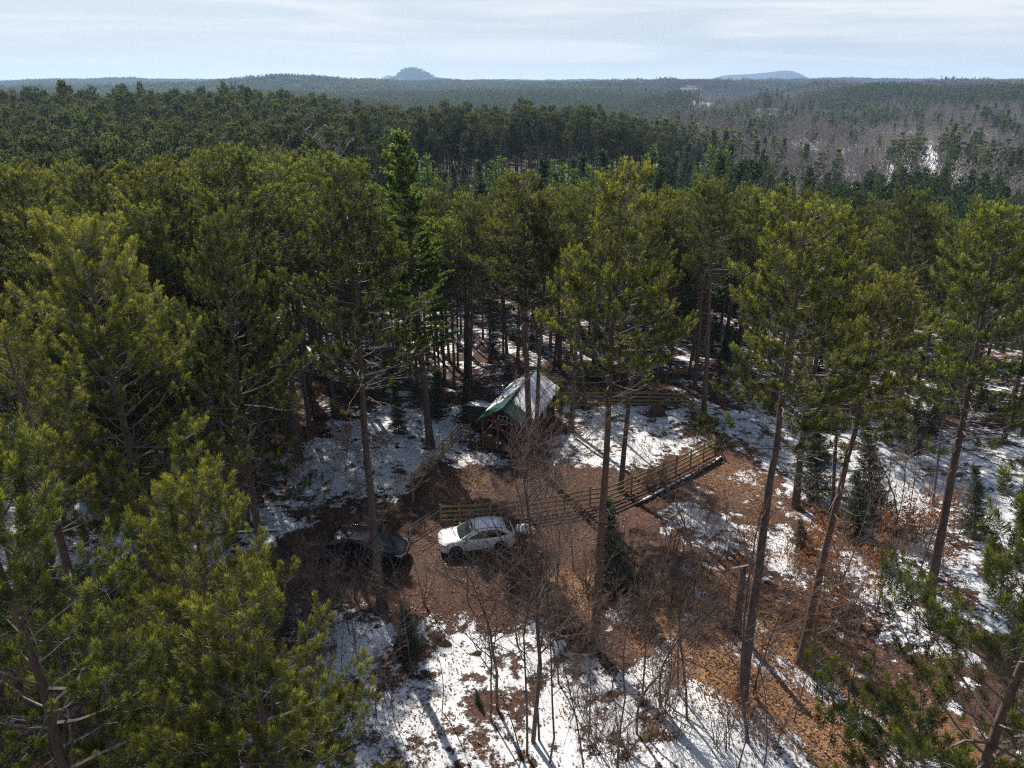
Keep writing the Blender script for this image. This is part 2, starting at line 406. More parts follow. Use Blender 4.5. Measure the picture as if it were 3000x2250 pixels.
def ground_material():
    m = bpy.data.materials.new('ground_snow_and_litter'); m.use_nodes = True
    t = m.node_tree; b = t.nodes['Principled BSDF']; nn = t.nodes.new; l = t.links.new
    tcn = nn('ShaderNodeTexCoord')
    def attr(n):
        a = nn('ShaderNodeAttribute'); a.attribute_name = n; return a.outputs['Fac']
    def noise(s, d, rgh=0.6, vec=None):
        q = nn('ShaderNodeTexNoise'); q.inputs['Scale'].default_value = s; q.inputs['Detail'].default_value = d; q.inputs['Roughness'].default_value = rgh
        l(vec or tcn.outputs['Object'], q.inputs['Vector']); return q.outputs['Fac']
    def math_(op, a, c, d=None):
        q = nn('ShaderNodeMath'); q.operation = op
        for k, v in enumerate((a, c, d)):
            if v is None: continue
            if isinstance(v, (int, float)): q.inputs[k].default_value = v
            else: l(v, q.inputs[k])
        return q.outputs[0]
    def mix(f, a, c):
        q = nn('ShaderNodeMix'); q.data_type = 'RGBA'
        for k, v in ((0, f), (6, a), (7, c)):
            if isinstance(v, tuple): q.inputs[k].default_value = (*v, 1)
            elif isinstance(v, float): q.inputs[k].default_value = v
            else: l(v, q.inputs[k])
        return q.outputs[2]
    def ramp(f, stops):
        q = nn('ShaderNodeValToRGB'); e = q.color_ramp.elements
        while len(e) < len(stops): e.new(0.5)
        for k, (p, c) in enumerate(stops): e[k].position = p; e[k].color = (*c, 1) if len(c) == 3 else c
        l(f, q.inputs['Fac']); return q.outputs['Color']
    big = noise(0.45, 6, 0.6); fine = noise(2.6, 8, 0.75); tiny = noise(14, 4, 0.7); broad = noise(0.02, 5, 0.6)
    far = attr('far')
    mid = noise(1.15, 5, 0.6)
    s = math_('ADD', attr('snow'), math_('MULTIPLY_ADD', big, 1.15, -0.575))
    s = math_('ADD', s, math_('MULTIPLY_ADD', mid, 0.8, -0.4))
    s = math_('ADD', s, math_('MULTIPLY_ADD', fine, 0.95, -0.475))
    s = math_('ADD', s, math_('MULTIPLY_ADD', tiny, 0.30, -0.15))
    s = math_('ADD', s, math_('MULTIPLY', far, math_('MULTIPLY_ADD', broad, 0.8, -0.4)))
    mask = nn('ShaderNodeMapRange'); mask.inputs['From Min'].default_value = 0.47; mask.inputs['From Max'].default_value = 0.53
    l(s, mask.inputs['Value'])
    vo = nn('ShaderNodeTexVoronoi'); vo.inputs['Scale'].default_value = 26; l(tcn.outputs['Object'], vo.inputs['Vector'])
    sep = nn('ShaderNodeSeparateColor'); l(vo.outputs['Color'], sep.inputs[0])
    spk = math_('ADD', math_('MULTIPLY', sep.outputs[0], 0.50), math_('MULTIPLY_ADD', fine, 1.1, -0.33))
    dk = ramp(spk, [(0.0, (0.014, 0.008, 0.006)), (0.35, (0.060, 0.030, 0.020)), (0.65, (0.135, 0.070, 0.046)), (0.95, (0.25, 0.145, 0.095))])
    lt = ramp(spk, [(0.0, (0.03, 0.015, 0.009)), (0.3, (0.17, 0.082, 0.038)), (0.6, (0.36, 0.185, 0.082)), (0.95, (0.62, 0.39, 0.21))])
    lit = mix(attr('leafy'), dk, lt)
    lit = mix(math_('MULTIPLY', attr('worn'), 0.7), lit, (0.085, 0.055, 0.040))
    farcol = ramp(broad, [(0.3, (0.050, 0.055, 0.040)), (0.5, (0.115, 0.085, 0.072)), (0.7, (0.15, 0.115, 0.10))])
    farcol = mix(math_('LESS_THAN', attr('snow'), -0.8), farcol, (0.030, 0.036, 0.036))
    lit = mix(far, lit, farcol)
    sn = ramp(fine, [(0.2, (0.66, 0.66, 0.67)), (0.7, (0.86, 0.86, 0.87))])
    col = mix(mask.outputs[0], lit, sn)
    l(col, b.inputs['Base Color'])
    rg = nn('ShaderNodeMapRange'); rg.inputs['To Min'].default_value = 0.85; rg.inputs['To Max'].default_value = 0.55; l(mask.outputs[0], rg.inputs['Value']); l(rg.outputs[0], b.inputs['Roughness'])
    b.inputs['Specular IOR Level'].default_value = 0.2
    hgt = math_('ADD', math_('MULTIPLY', mask.outputs[0], 0.5), math_('ADD', math_('MULTIPLY', fine, 0.35), math_('MULTIPLY', sep.outputs[0], 0.18)))
    bp = nn('ShaderNodeBump'); bp.inputs['Strength'].default_value = 0.9; bp.inputs['Distance'].default_value = 0.09
    l(hgt, bp.inputs['Height']); l(bp.outputs[0], b.inputs['Normal'])
    return m
M_ground = ground_material()
ground = build_ground()

# ------------------------------------------------------------------ haze
def build_haze():
    m = bpy.data.materials.new('haze_air'); m.use_nodes = True
    t = m.node_tree; t.nodes.clear()
    o = t.nodes.new('ShaderNodeOutputMaterial'); v = t.nodes.new('ShaderNodeVolumePrincipled')
    v.inputs['Color'].default_value = (0.47, 0.70, 1.0, 1)
    v.inputs['Density'].default_value = 1.25e-4
    v.inputs['Anisotropy'].default_value = 0.25
    t.links.new(v.outputs[0], o.inputs['Volume'])
    m.cycles.volume_sampling = 'DISTANCE'
    b = MB(); b.box((0, 0, 60), (19400, 19400, 300))
    o = b.build('haze', m)
    tag(o, 'thin blue haze lying over the far hills', kind='stuff')
    return o
haze = build_haze()

# ------------------------------------------------------------------ tree building blocks
def basis(d):
    ref = np.where(np.abs(d[:, 2:3]) < 0.9, np.array([[0, 0, 1.0]]), np.array([[1.0, 0, 0]]))
    u = np.cross(d, ref); u /= np.linalg.norm(u, axis=1, keepdims=True) + 1e-9
    return u, np.cross(d, u)

def seg_arrays(S, n=3):
    """S rows: p0(3) p1(3) r0 r1 tint"""
    S = np.asarray(S, float)
    if len(S) == 0: return np.zeros((0, 3)), np.zeros((0, 4), int), np.zeros(0)
    p0, p1, r0, r1, tn = S[:, :3], S[:, 3:6], S[:, 6], S[:, 7], S[:, 8]
    d = p1 - p0; d /= np.linalg.norm(d, axis=1, keepdims=True) + 1e-9
    u, w = basis(d)
    a = np.arange(n) * 2 * math.pi / n
    ring = u[:, None, :] * np.cos(a)[None, :, None] + w[:, None, :] * np.sin(a)[None, :, None]
    A = p0[:, None, :] + ring * r0[:, None, None]; B = p1[:, None, :] + ring * r1[:, None, None]
    V = np.concatenate([A, B], 1).reshape(-1, 3)
    b = (np.arange(len(S)) * 2 * n)[:, None]; k = np.arange(n)[None, :]; k2 = (k + 1) % n
    F = np.stack([b + k, b + k2, b + n + k2, b + n + k], -1).reshape(-1, 4)
    return V, F, np.repeat(tn, 2 * n)

def needle_arrays(T, K, nl, nw, rg, spread=(0.95, 0.55), slen=1.0):
    """T rows: pos(3) axis(3) length tint. K needles on each tuft"""
    T = np.asarray(T, float); n = len(T)
    pos, ax, ln, tn = T[:, :3], T[:, 3:6], T[:, 6], T[:, 7]
    ax = ax / (np.linalg.norm(ax, axis=1, keepdims=True) + 1e-9)
    pos = np.repeat(pos, K, 0); ax = np.repeat(ax, K, 0); ln = np.repeat(ln, K); tn = np.repeat(tn, K)
    u, w = basis(ax); s = rg.random(n * K); a = rg.random(n * K) * 2 * math.pi
    rad = u * np.cos(a)[:, None] + w * np.sin(a)[:, None]
    th = spread[0] + (spread[1] - spread[0]) * s + rg.normal(0, 0.16, n * K)
    d = ax * np.cos(th)[:, None] + rad * np.sin(th)[:, None]
    d[:, 2] += 0.10
    base = pos + ax * (ln * s * slen)[:, None]
    L_ = nl * (0.75 + 0.4 * rg.random(n * K)) * (1 - 0.25 * s)
    tip = base + d * L_[:, None]
    q = rg.normal(size=(n * K, 3)); sd_ = np.cross(d, q); sd_ /= np.linalg.norm(sd_, axis=1, keepdims=True) + 1e-9
    hw = (nw * 0.5 * (0.7 + 0.6 * rg.random(n * K)))[:, None]
    mid = base * 0.55 + tip * 0.45
    V = np.stack([base, mid - sd_ * hw, tip, mid + sd_ * hw], 1).reshape(-1, 3)
    F = (np.arange(n * K) * 4)[:, None] + np.arange(4)[None, :]
    tt = np.clip(tn, 0, 1)
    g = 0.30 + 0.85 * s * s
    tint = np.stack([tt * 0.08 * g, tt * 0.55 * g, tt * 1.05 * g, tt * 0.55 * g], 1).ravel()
    return V, F, np.clip(tint, 0, 1)

def polytube(P, r, n, tints):
    P = np.asarray(P, float); m = len(P)
    d = np.gradient(P, axis=0); d /= np.linalg.norm(d, axis=1, keepdims=True)
    ref = np.tile([[0.3, 0.95, 0.05]], (m, 1)); u = np.cross(d, ref); u /= np.linalg.norm(u, axis=1, keepdims=True); w = np.cross(d, u)
    a = np.arange(n) * 2 * math.pi / n
    V = P[:, None, :] + (u[:, None, :] * np.cos(a)[None, :, None] + w[:, None, :] * np.sin(a)[None, :, None]) * np.asarray(r)[:, None, None]
    i = np.arange(m - 1)[:, None] * n; k = np.arange(n)[None, :]; k2 = (k + 1) % n
    F = np.stack([i + k, i + k2, i + n + k2, i + n + k], -1).reshape(-1, 4)
    return V.reshape(-1, 3), F, np.repeat(np.asarray(tints, float), n)

def trunk_line(Hh, rg, r0, r1, wander=0.12, m=16):
    z = np.linspace(-0.35, Hh, m)
    ox = np.cumsum(rg.normal(0, wander, m)) * np.linspace(0, 1, m); oy = np.cumsum(rg.normal(0, wander, m)) * np.linspace(0, 1, m)
    P = np.stack([ox * 0.6, oy * 0.6, z], 1)
    t = np.clip(z / Hh, 0, 1)
    r = r0 * (1 - t) ** 0.75 + r1
    r[0] *= 1.45; r[1] *= 1.12
    return P, r

def conifer(seed, Hh, cb, Rm, kind='red', whorl=0.42, K=36, nl=0.15, nw=0.014, tuft=0.38, twig=0.36, dead=True, r0=0.21, side=3):
    """returns (trunk arrays, limb segs, tufts)"""
    rg = np.random.default_rng(seed); rd = random.Random(seed)
    P, r = trunk_line(Hh, rg, r0, 0.015)
    def at(z):
        return np.array([np.interp(z, P[:, 2], P[:, 0]), np.interp(z, P[:, 2], P[:, 1]), z])
    segs, tufts = [], []
    def limb(p, az, el, ln, up, r_a, live, nseg=5):
        pts = [np.array(p, float)]
        e = el; a = az
        for k in range(nseg):
            st = ln / nseg
            pts.append(pts[-1] + st * np.array([math.cos(a) * math.cos(e), math.sin(a) * math.cos(e), math.sin(e)]))
            e += up / nseg + rd.gauss(0, 0.07); a += rd.gauss(0, 0.13)
        rr = [r_a * (1 - 0.8 * k / nseg) for k in range(nseg + 1)]
        for k in range(nseg):
            segs.append([*pts[k], *pts[k + 1], rr[k], rr[k + 1], 0.3 + 0.6 * k / nseg])
        return pts, a, e
    zb = cb * Hh
    z = zb
    while z < Hh - 0.25:
        t = (z - zb) / (Hh - zb)
        if kind == 'red':
            Lb = Rm * (1 - t) ** 0.52 * (0.75 + 0.25 * min(1, t * 3.5)) + 0.3
            nb = rd.randint(3, 6); el0 = -0.12 + 0.75 * t; up = 0.55
        elif kind == 'white':
            Lb = Rm * (1 - t) ** 0.62 * (0.7 + 0.3 * min(1, t * 4)) + 0.2
            nb = rd.randint(4, 6); el0 = 0.02 + 0.75 * t; up = 0.35
        else:
            Lb = Rm * (1 - t) ** 0.95 + 0.12
            nb = rd.randint(5, 7); el0 = -0.25 + 0.8 * t; up = 0.45
        a0 = rd.random() * 6.28
        for b in range(nb):
            az = a0 + b * 6.283 / nb + rd.gauss(0, 0.25)
            ln = Lb * rd.uniform(0.4, 1.15)
            thin = kind == 'red' and t < 0.3 and rd.random() > 0.35 + t * 2.2
            p = at(z + rd.uniform(-0.1, 0.1))
            pts, a, e = limb(p, az, el0 + rd.gauss(0, 0.12), ln, up, 0.008 + 0.009 * ln, True)
            pts = np.array(pts)
            d_al = np.linspace(0, 1, len(pts))
            start = (0.36 if kind == 'red' else 0.28 if kind == 'white' else 0.08)
            if t < 0.12 and kind == 'red': start = 0.6
            s = start + rd.random() * 0.1
            stp = twig / max(ln, 0.3)
            while s < 1.0:
                q = np.array([np.interp(s, d_al, pts[:, c]) for c in range(3)])
                i0 = min(int(s * (len(pts) - 1)), len(pts) - 2)
                dd = pts[i0 + 1] - pts[i0]; dd /= np.linalg.norm(dd)
                ha = math.atan2(dd[1], dd[0])
                for sg in ((-1, 1) if kind != 'red' or rd.random() < 0.75 else (rd.choice((-1, 1)),)):
                    ang = ha + sg * rd.uniform(0.5, 1.1)
                    tl = (0.25 + 0.42 * ln * (1 - s) * rd.uniform(0.6, 1.1))
                    if kind == 'fir': tl = 0.10 + 0.5 * ln * (1 - s) * rd.uniform(0.8, 1.1)
                    ez = dd[2] * 0.5 + (rd.uniform(0.15, 0.6) if kind == 'red' else rd.uniform(0.0, 0.25))
                    tv = np.array([math.cos(ang), math.sin(ang), ez]); tv /= np.linalg.norm(tv)
                    q1 = q + tv * tl
                    segs.append([*q, *q1, 0.010, 0.006, 0.9])
                    if thin and rd.random() < 0.8: continue
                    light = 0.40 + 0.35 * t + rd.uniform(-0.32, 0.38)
                    if kind == 'red':
                        axv = tv * 0.6 + np.array([rd.gauss(0, .2), rd.gauss(0, .2), rd.uniform(0.5, 1.1)])
                        tufts.append([*q1, *axv, tuft * rd.uniform(0.75, 1.2), light])
                        if tl > 0.55:
                            q2 = q + tv * tl * 0.5
                            axv = tv * 0.5 + np.array([rd.gauss(0, .45), rd.gauss(0, .45), rd.uniform(0.4, 0.9)])
                            tufts.append([*q2, *axv, tuft * rd.uniform(0.6, 1.0), light - 0.15])
                    else:
                        nn_ = max(1, int(tl / (tuft * 0.8)))
                        for k in range(nn_):
                            qq = q + tv * tl * (k / nn_)
                            jz = rd.uniform(0.1, 0.45) if kind == 'white' else rd.uniform(-0.05, 0.1)
                            axv = tv + np.array([rd.gauss(0, .15), rd.gauss(0, .15), jz])
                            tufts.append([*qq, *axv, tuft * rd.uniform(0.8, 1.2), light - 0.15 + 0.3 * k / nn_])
                s += stp * rd.uniform(0.75, 1.25)
            q = pts[-1]; dd = pts[-1] - pts[-2]; dd /= np.linalg.norm(dd)
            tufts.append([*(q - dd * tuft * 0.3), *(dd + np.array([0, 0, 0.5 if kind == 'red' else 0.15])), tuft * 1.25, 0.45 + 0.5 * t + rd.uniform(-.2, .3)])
        z += whorl * rd.uniform(0.75, 1.25) * (1.0 if kind != 'fir' else (1.15 - 0.5 * t))
    tufts.append([*(at(Hh) - np.array([0, 0, .3])), 0.05, 0.02, 1, tuft * 1.5, 0.9])
    if dead:
        z = 0.10 * Hh
        while z < zb + 0.25 * (Hh - zb):
            if rd.random() < 0.9:
                t = z / max(zb, 1)
                ln = rd.uniform(0.3, 0.9) + 2.3 * min(1, t) ** 2 * rd.random()
                pts, a, e = limb(at(z), rd.random() * 6.28, rd.uniform(-0.25, 0.25), ln, rd.uniform(-0.2, 0.5), 0.008 + 0.008 * ln, False, 4)
                for k in range(1, 5):
                    if ln > 1.0 and rd.random() < 0.7:
                        ang = a + rd.choice((-1, 1)) * rd.uniform(0.5, 1.0)
                        pts2, _, _ = limb(pts[k], ang, rd.uniform(-.2, .4), ln * 0.3 * rd.uniform(.5, 1.2), 0.4, 0.008, False, 2)
            z += rd.uniform(0.12, 0.34)
    return (P, r), segs, tufts, rg

def conifer_meshes(name, spec, mats_, K, nl, nw, spread=(0.95, 0.55), trunk_n=10):
    (P, r), segs, tufts, rg = conifer(**spec)
    V, F, tn = polytube(P, r, trunk_n, np.linspace(0, 1, len(P)))
    tm = np_mesh(name + '_trunk', V, [(F, 0)], [mats_[0]], {'tint': tn}, smooth=True)
    V, F, tn = seg_arrays(segs, 3)
    bm_ = np_mesh(name + '_branches', V, [(F, 0)], [mats_[1]], {'tint': tn})
    print(name, 'tufts', len(tufts))
    V, F, tn = needle_arrays(tufts, K, nl, nw, rg, spread)
    cm = np_mesh(name + '_crown', V, [(F, 0)], [mats_[2]], {'tint': tn})
    return tm, bm_, cm, spec['Hh']

def joined_proto(name, spec, mats_, K, nl, nw, spread=(0.95, 0.55), every=1, trunk_n=5):
    (P, r), segs, tufts, rg = conifer(**spec)
    V1, F1, t1 = polytube(P, r, trunk_n, np.linspace(0, 1, len(P)))
    V2, F2, t2 = seg_arrays(segs[::1], 3) if segs else (np.zeros((0, 3)), np.zeros((0, 4), int), np.zeros(0))
    V3, F3, t3 = needle_arrays(tufts[::every], K, nl, nw, rg, spread)
    V = np.vstack([V1, V2, V3]); a, b = len(V1), len(V1) + len(V2)
    return np_mesh(name, V, [(F1, 0), (F2 + a, 1), (F3 + b, 2)], mats_, {'tint': np.concatenate([t1, t2, t3])})

def bare_tree(seed, Hh, r0=0.06, depth=3, n_kids=9, spread=0.75, start=0.3, lean=(0, 0), twigk=1.0, up=0.5, wiggle=0.1, buds=True):
    rd = random.Random(seed); segs = []; ends = []
    def grow(p, d, ln, r, lv):
        n = 7 if lv == 0 else (5 if lv == 1 else 3)
        pts = [p]; dirs = [d]
        for k in range(n):
            d = d + Vector((rd.gauss(0, wiggle), rd.gauss(0, wiggle), (up * 0.12 if lv else 0.05) + rd.gauss(0, wiggle * 0.5)))
            d.normalize(); p = p + d * (ln / n); pts.append(p); dirs.append(d.copy())
        for k in range(n):
            ra = r * (1 - 0.85 * k / n); rb = r * (1 - 0.85 * (k + 1) / n)
            segs.append([*pts[k], *pts[k + 1], max(ra, 0.0058), max(rb, 0.0045), min(1, 0.15 + lv / 3.0 * 0.8 + 0.1 * k / n)])
        ends.append((pts[-1], dirs[-1], lv))
        if lv < depth:
            m = max(2, int((n_kids if lv == 0 else n_kids * 0.62 if lv == 1 else n_kids * 0.45) * twigk * rd.uniform(0.8, 1.2)))
            for j in range(m):
                s = (start if lv == 0 else 0.2) + (1 - (start if lv == 0 else 0.2)) * (j + rd.random()) / m
                i = min(int(s * n), n - 1); f = s * n - i
                q = pts[i].lerp(pts[i + 1], min(f, 1)); dd = dirs[i + 1]
                az = rd.random() * 6.283
                side = Vector((math.cos(az), math.sin(az), rd.uniform(-0.1, 0.4)))
                nd = (dd * (1 - spread * 0.6) + side * spread).normalized()
                grow(q, nd, ln * (0.42 if lv == 0 else 0.5) * (1.15 - s * 0.7) * rd.uniform(0.7, 1.2), r * (0.42 if lv == 0 else 0.5) * (1.05 - s * 0.5), lv + 1)
    grow(Vector((0, 0, -0.2)), Vector((lean[0], lean[1], 1)).normalized(), Hh, r0, 0)
    return segs, ends, rd

# ------------------------------------------------------------------ conifer prototypes (meshes only, linked when placed)
PINES = []
for k, (hh, cb, rm) in enumerate([(22, .57, 4.0), (22, .61, 3.8), (22, .46, 4.3), (22, .59, 3.5), (22, .62, 4.1)]):
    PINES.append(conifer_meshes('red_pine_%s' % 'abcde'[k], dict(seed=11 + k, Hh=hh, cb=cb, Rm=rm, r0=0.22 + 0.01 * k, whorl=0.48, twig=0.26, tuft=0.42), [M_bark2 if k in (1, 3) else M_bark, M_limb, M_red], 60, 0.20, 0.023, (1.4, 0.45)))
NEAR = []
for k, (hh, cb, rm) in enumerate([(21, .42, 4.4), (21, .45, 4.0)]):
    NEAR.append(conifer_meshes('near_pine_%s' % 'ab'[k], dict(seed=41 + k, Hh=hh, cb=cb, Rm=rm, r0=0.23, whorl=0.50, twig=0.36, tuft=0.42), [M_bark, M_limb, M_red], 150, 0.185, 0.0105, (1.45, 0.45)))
BACK = []   # slimmer plantation trees, high crowns
for k, (hh, cb, rm) in enumerate([(19, .52, 2.9), (19, .56, 2.6), (19, .50, 3.1)]):
    BACK.append(conifer_meshes('plantation_pine_%s' % 'abc'[k], dict(seed=61 + k, Hh=hh, cb=cb, Rm=rm, r0=0.15, whorl=0.42, twig=0.30), [M_bark2, M_limb, M_red], 22, 0.20, 0.045, trunk_n=7))
WHITE = [conifer_meshes('white_pine_a', dict(seed=81, Hh=23, cb=.36, Rm=3.4, kind='white', whorl=0.48, tuft=0.24, twig=0.19, r0=0.27), [M_bark, M_limb, M_white], 30, 0.16, 0.046, (0.9, 0.6)),
         conifer_meshes('white_pine_b', dict(seed=82, Hh=16, cb=.22, Rm=2.8, kind='white', whorl=0.55, tuft=0.26, twig=0.26, r0=0.17), [M_bark, M_limb, M_white], 18, 0.14, 0.042, (0.9, 0.6))]
FIR = [conifer_meshes('fir_a', dict(seed=91, Hh=6, cb=.05, Rm=1.45, kind='fir', whorl=0.24, tuft=0.20, twig=0.14, r0=0.07, dead=False), [M_bark, M_limb, M_fir], 22, 0.07, 0.022, (1.15, 0.8), 6),
       conifer_meshes('fir_b', dict(seed=92, Hh=10, cb=.08, Rm=2.0, kind='fir', whorl=0.34, tuft=0.26, twig=0.22, r0=0.11, dead=False), [M_bark, M_limb, M_fir], 20, 0.10, 0.036, (1.15, 0.8), 6)]

NCOUNT = {}
def place_tree(name, protos, k, loc, height, rz, lean_to=None, label=None, cat='tree', group=None, wscale=1.0, parts=('trunk', 'branches', 'crown')):
    tm, bm_, cm, h0 = protos[k % len(protos)]
    o = empty(name, loc, 0)
    s = height / h0
    sx = s * wscale
    q = Matrix.Rotation(rz, 4, 'Z')
    if lean_to is not None:
        ax = (Vector(lean_to) - Vector(loc)).normalized()
        q = Vector((0, 0, 1)).rotation_difference(ax).to_matrix().to_4x4() @ q
    o.matrix_world = Matrix.Translation(loc) @ q @ Matrix.Diagonal((sx, sx, s, 1))
    for nm, me in zip(parts, (tm, bm_, cm)):
        if me is not None: link(nm, me, o)
    tag(o, label, cat, group)
    return o

placed = []   # (x, y, radius) of trees and obstacles
def free(x, y, d):
    for (px, py, pr) in placed:
        if (px - x) ** 2 + (py - y) ** 2 < (d + pr) ** 2: return False
    return True

def named_pine(bx, by, tx, ty, label, k=0, protos=None, name='red_pine', ws=1.0, cat='pine tree', group=None, rz=None):
    b = G(bx, by); t = top_at(b, tx, ty)
    placed.append((b.x, b.y, 1.6))
    return place_tree(name, protos or PINES, k, b, (t - b).length, rz if rz is not None else (bx * 1.7) % 6.28, t, label, cat, group, ws)

# ------------------------------------------------------------------ the trees one can point to
named_pine(825, 1310, 728, 372, 'tall red pine with a long bare leaning trunk in front of the dark car', 0)
named_pine(1146, 1000, 1128, 395, 'red pine with two close trunks, the left stem, before the cabin roof', 1, ws=1.15)
named_pine(1157, 1010, 1172, 440, 'red pine stem standing hard against its twin before the cabin porch', 0, ws=0.95)
named_pine(1284, 1400, 1345, 400, 'thick red pine rising beside the young green spruce below the board fence', 1, ws=0.92)
named_pine(1340, 1060, 1400, 470, 'slimmer red pine rooted inside the fence behind the thick trunk', 3, ws=0.85)
named_pine(930, 966, 862, 280, 'tallest bright green white pine standing left of the cabin', 0, WHITE, 'white_pine')
named_pine(1233, 930, 1265, 430, 'red pine growing in the snowy yard just right of the cabin', 4, ws=0.85)
named_pine(1264, 882, 1230, 420, 'red pine at the back fence right of the cabin', 1, ws=0.8)
named_pine(1601, 1512, 1745, 470, 'long-trunked red pine rising from the leafy slope right of the fence corner', 0)
named_pine(1718, 1095, 1790, 470, 'red pine with broken grey limb stubs behind the long-trunked slope pine', 4)
named_pine(1728, 1433, 1925, 610, 'shorter leaning red pine with a bent bare trunk on the leafy slope', 3, ws=0.9)
named_pine(2004, 1306, 2170, 450, 'wide-crowned red pine leaning at the right side above the orange beech leaves', 2)
named_pine(1941, 944, 1975, 420, 'red pine with a dark bare trunk in the snow far right', 4)
named_pine(530, 1135, 465, 335, 'red pine with a dense olive crown and thick trunk in the snow at left', 2, ws=1.05, rz=0.3)
named_pine(402, 1168, 345, 372, 'red pine paired with a thinner trunk in the snow left of the parked cars', 2, ws=1.0, rz=2.2)
named_pine(432, 1153, 395, 560, 'short thin-trunked red pine beside the paired trunk in the snow', 3, ws=0.8)
named_pine(498, 1148, 560, 600, 'small red pine squeezed behind the thick olive-crowned one', 2, ws=0.85, rz=5.0)
named_pine(131, 1150, 48, 372, 'leaning red pine at far left beyond the outhouse', 2, ws=1.05, rz=4.1)
named_pine(1520, 900, 1540, 400, 'red pine behind the right fence run with a tapering green crown', 3)
named_pine(1798, 1105, 1830, 560, 'thin dark pine trunk between the slope pines', 3, ws=0.6)
named_pine(2015, 1090, 2065, 690, 'slender half-dead pine left of the wide-crowned one', 1, ws=0.5)
# the near ones, whose tops are below the camera
def near_pine(x, y, h, k, rz, label, ws=1.0, lean=(0, 0)):
    z = float(H(x, y)); placed.append((x, y, 2.0))
    place_tree('red_pine', NEAR, k, Vector((x, y, z)), h, rz, Vector((x + lean[0], y + lean[1], z + h)), label, 'pine tree', None, ws)
near_pine(-8.4, 10.3, 20.4, 0, 0.4, 'nearest red pine, pale forked limbs and big needle tufts in the lower left', 0.95)
near_pine(-4.7, 10.6, 17.6, 1, 2.0, 'lower red pine crown reaching right from the nearest one toward the snow', 0.98)
near_pine(-7.0, 13.2, 18.4, 0, 4.4, 'red pine crown wedged between the two nearest ones in the lower left', 0.95)
near_pine(-12.6, 17.5, 20.8, 1, 1.0, 'red pine crown at the left edge above the outhouse', 1.0)
near_pine(-14.2, 24.0, 21.8, 0, 3.1, 'full olive red pine crown second from the left edge', 1.0)
near_pine(-12.2, 30.0, 21.0, 0, 5.0, 'broad red pine crown between the left edge and the tree before the dark car', 0.9)
near_pine(8.4, 9.8, 20.4, 0, 2.6, 'near red pine reaching in from the lower right corner', 0.95)
near_pine(25.0, 29.0, 20.6, 1, 0.9, 'red pine crown cut by the right edge above the corner pine', 0.9)

# young firs and spruces
def named_fir(bx, by, tx, ty, label, k=0, ws=1.0):
    b = G(bx, by); t = top_at(b, tx, ty); placed.append((b.x, b.y, 0.9))
    place_tree('young_fir', FIR, k, b, (t - b).length, bx % 6.28, t, label, 'fir tree', None, ws)
named_fir(1327, 1268, 1326, 1066, 'young green spruce standing beside the thick pine trunk below the fence', 0, 0.95)
named_fir(882, 1408, 877, 1300, 'bushy little fir at the edge of the snow below the dark car', 0, 1.3)
named_fir(1032, 1518, 1032, 1488, 'tiny fir seedling alone in the foreground snow', 0, 1.2)
named_fir(1006, 912, 1008, 815, 'dark fir beside the small woodshed left of the cabin', 1, 1.1)
named_fir(940, 900, 938, 800, 'fir behind the white pine trunk', 0, 1.2)
named_fir(862, 935, 860, 820, 'thin fir with sparse branches left of the white pine', 0, 0.9)
named_fir(1848, 1175, 1850, 1010, 'dark fir with low boughs between the two slope pines', 1, 1.2)
named_fir(1890, 1120, 1882, 905, 'blue-green fir right of the leaning slope pine', 1, 1.0)
named_fir(1765, 1075, 1768, 860, 'tall shaded fir behind the slope pines', 1, 1.2)
named_fir(1980, 985, 1975, 880, 'dark fir in the far right snow', 1, 1.2)
named_fir(2105, 1160, 2110, 1000, 'fir under the wide-crowned right pine', 1, 1.1)
named_fir(1735, 1190, 1736, 1120, 'low fir at the foot of the broken-limbed pine', 0, 1.3)
named_fir(220, 1090, 214, 960, 'fir beside the old outhouse', 1, 1.1)

# ------------------------------------------------------------------ the crowded stand, tree by tree out to about 90 m
CLEAR = GP([(540, 2100), (540, 1240), (600, 1080), (700, 905), (900, 850), (1010, 838), (1190, 808), (1320, 835), (1560, 858), (1900, 935), (2600, 1010), (2600, 2100)])
random.seed(5)
cand = []
def jgrid(x0, x1, y0, y1, s, j=0.38):
    out = []
    x = x0
    while x < x1:
        y = y0
        while y < y1:
            out.append((x + random.uniform(-j, j) * s, y + random.uniform(-j, j) * s)); y += s
        x += s
    return out
CL = np.array(CLEAR)
def inclear(x, y):
    return poly_soft(np.array([x]), np.array([y]), CL, 0.5)[0] > 0.5

def in_view(x, y, m=6.0):
    return y > 6 and abs(x) < y * 0.70 + m

near_list, far_list = [], []
EXTRA = [(a, b) for (a, b) in jgrid(-26, 34, 60, 86, 4.4) if 330 < float(Uof(a, b)) < 730]
for (x, y) in jgrid(-75, 75, 28, 98, 3.75) + EXTRA:
    if not in_view(x, y, 7): continue
    U = float(Uof(x, y)); d = math.hypot(x, y)
    if inclear(x, y): continue
    if not free(x, y, 0.9): continue
    if U < 345:
        if d > 92: continue
        if d < 48 and random.random() < 0.25: continue
        kind, h = 'left', random.uniform(18.6, 21.8) - max(0, d - 48) * 0.035
    elif U < 720:
        if d > 84: continue
        kind, h = 'back', random.uniform(15.0, 17.8) + (1.6 if d < 62 else 0)
    else:
        if d > 88 or random.random() < (0.5 if d < 62 else 0.22): continue
        kind, h = 'right', random.uniform(15.5, 18.3)
    near_list.append((d, x, y, h, kind))
near_list.sort()
if len(near_list) > 268: near_list = near_list[:268]
LAB = {
    'left': ['red pine of the packed stand filling the left side, olive crown touching its neighbours', 'red pines of the packed left stand'],
    'back': ['slim red pine with a bare orange-brown pole trunk in the stand behind the cabin', 'slim red pines in the stand behind the cabin'],
    'right': ['red pine of the open snowy stand beyond the fence on the right side', 'red pines of the open right stand'],
}
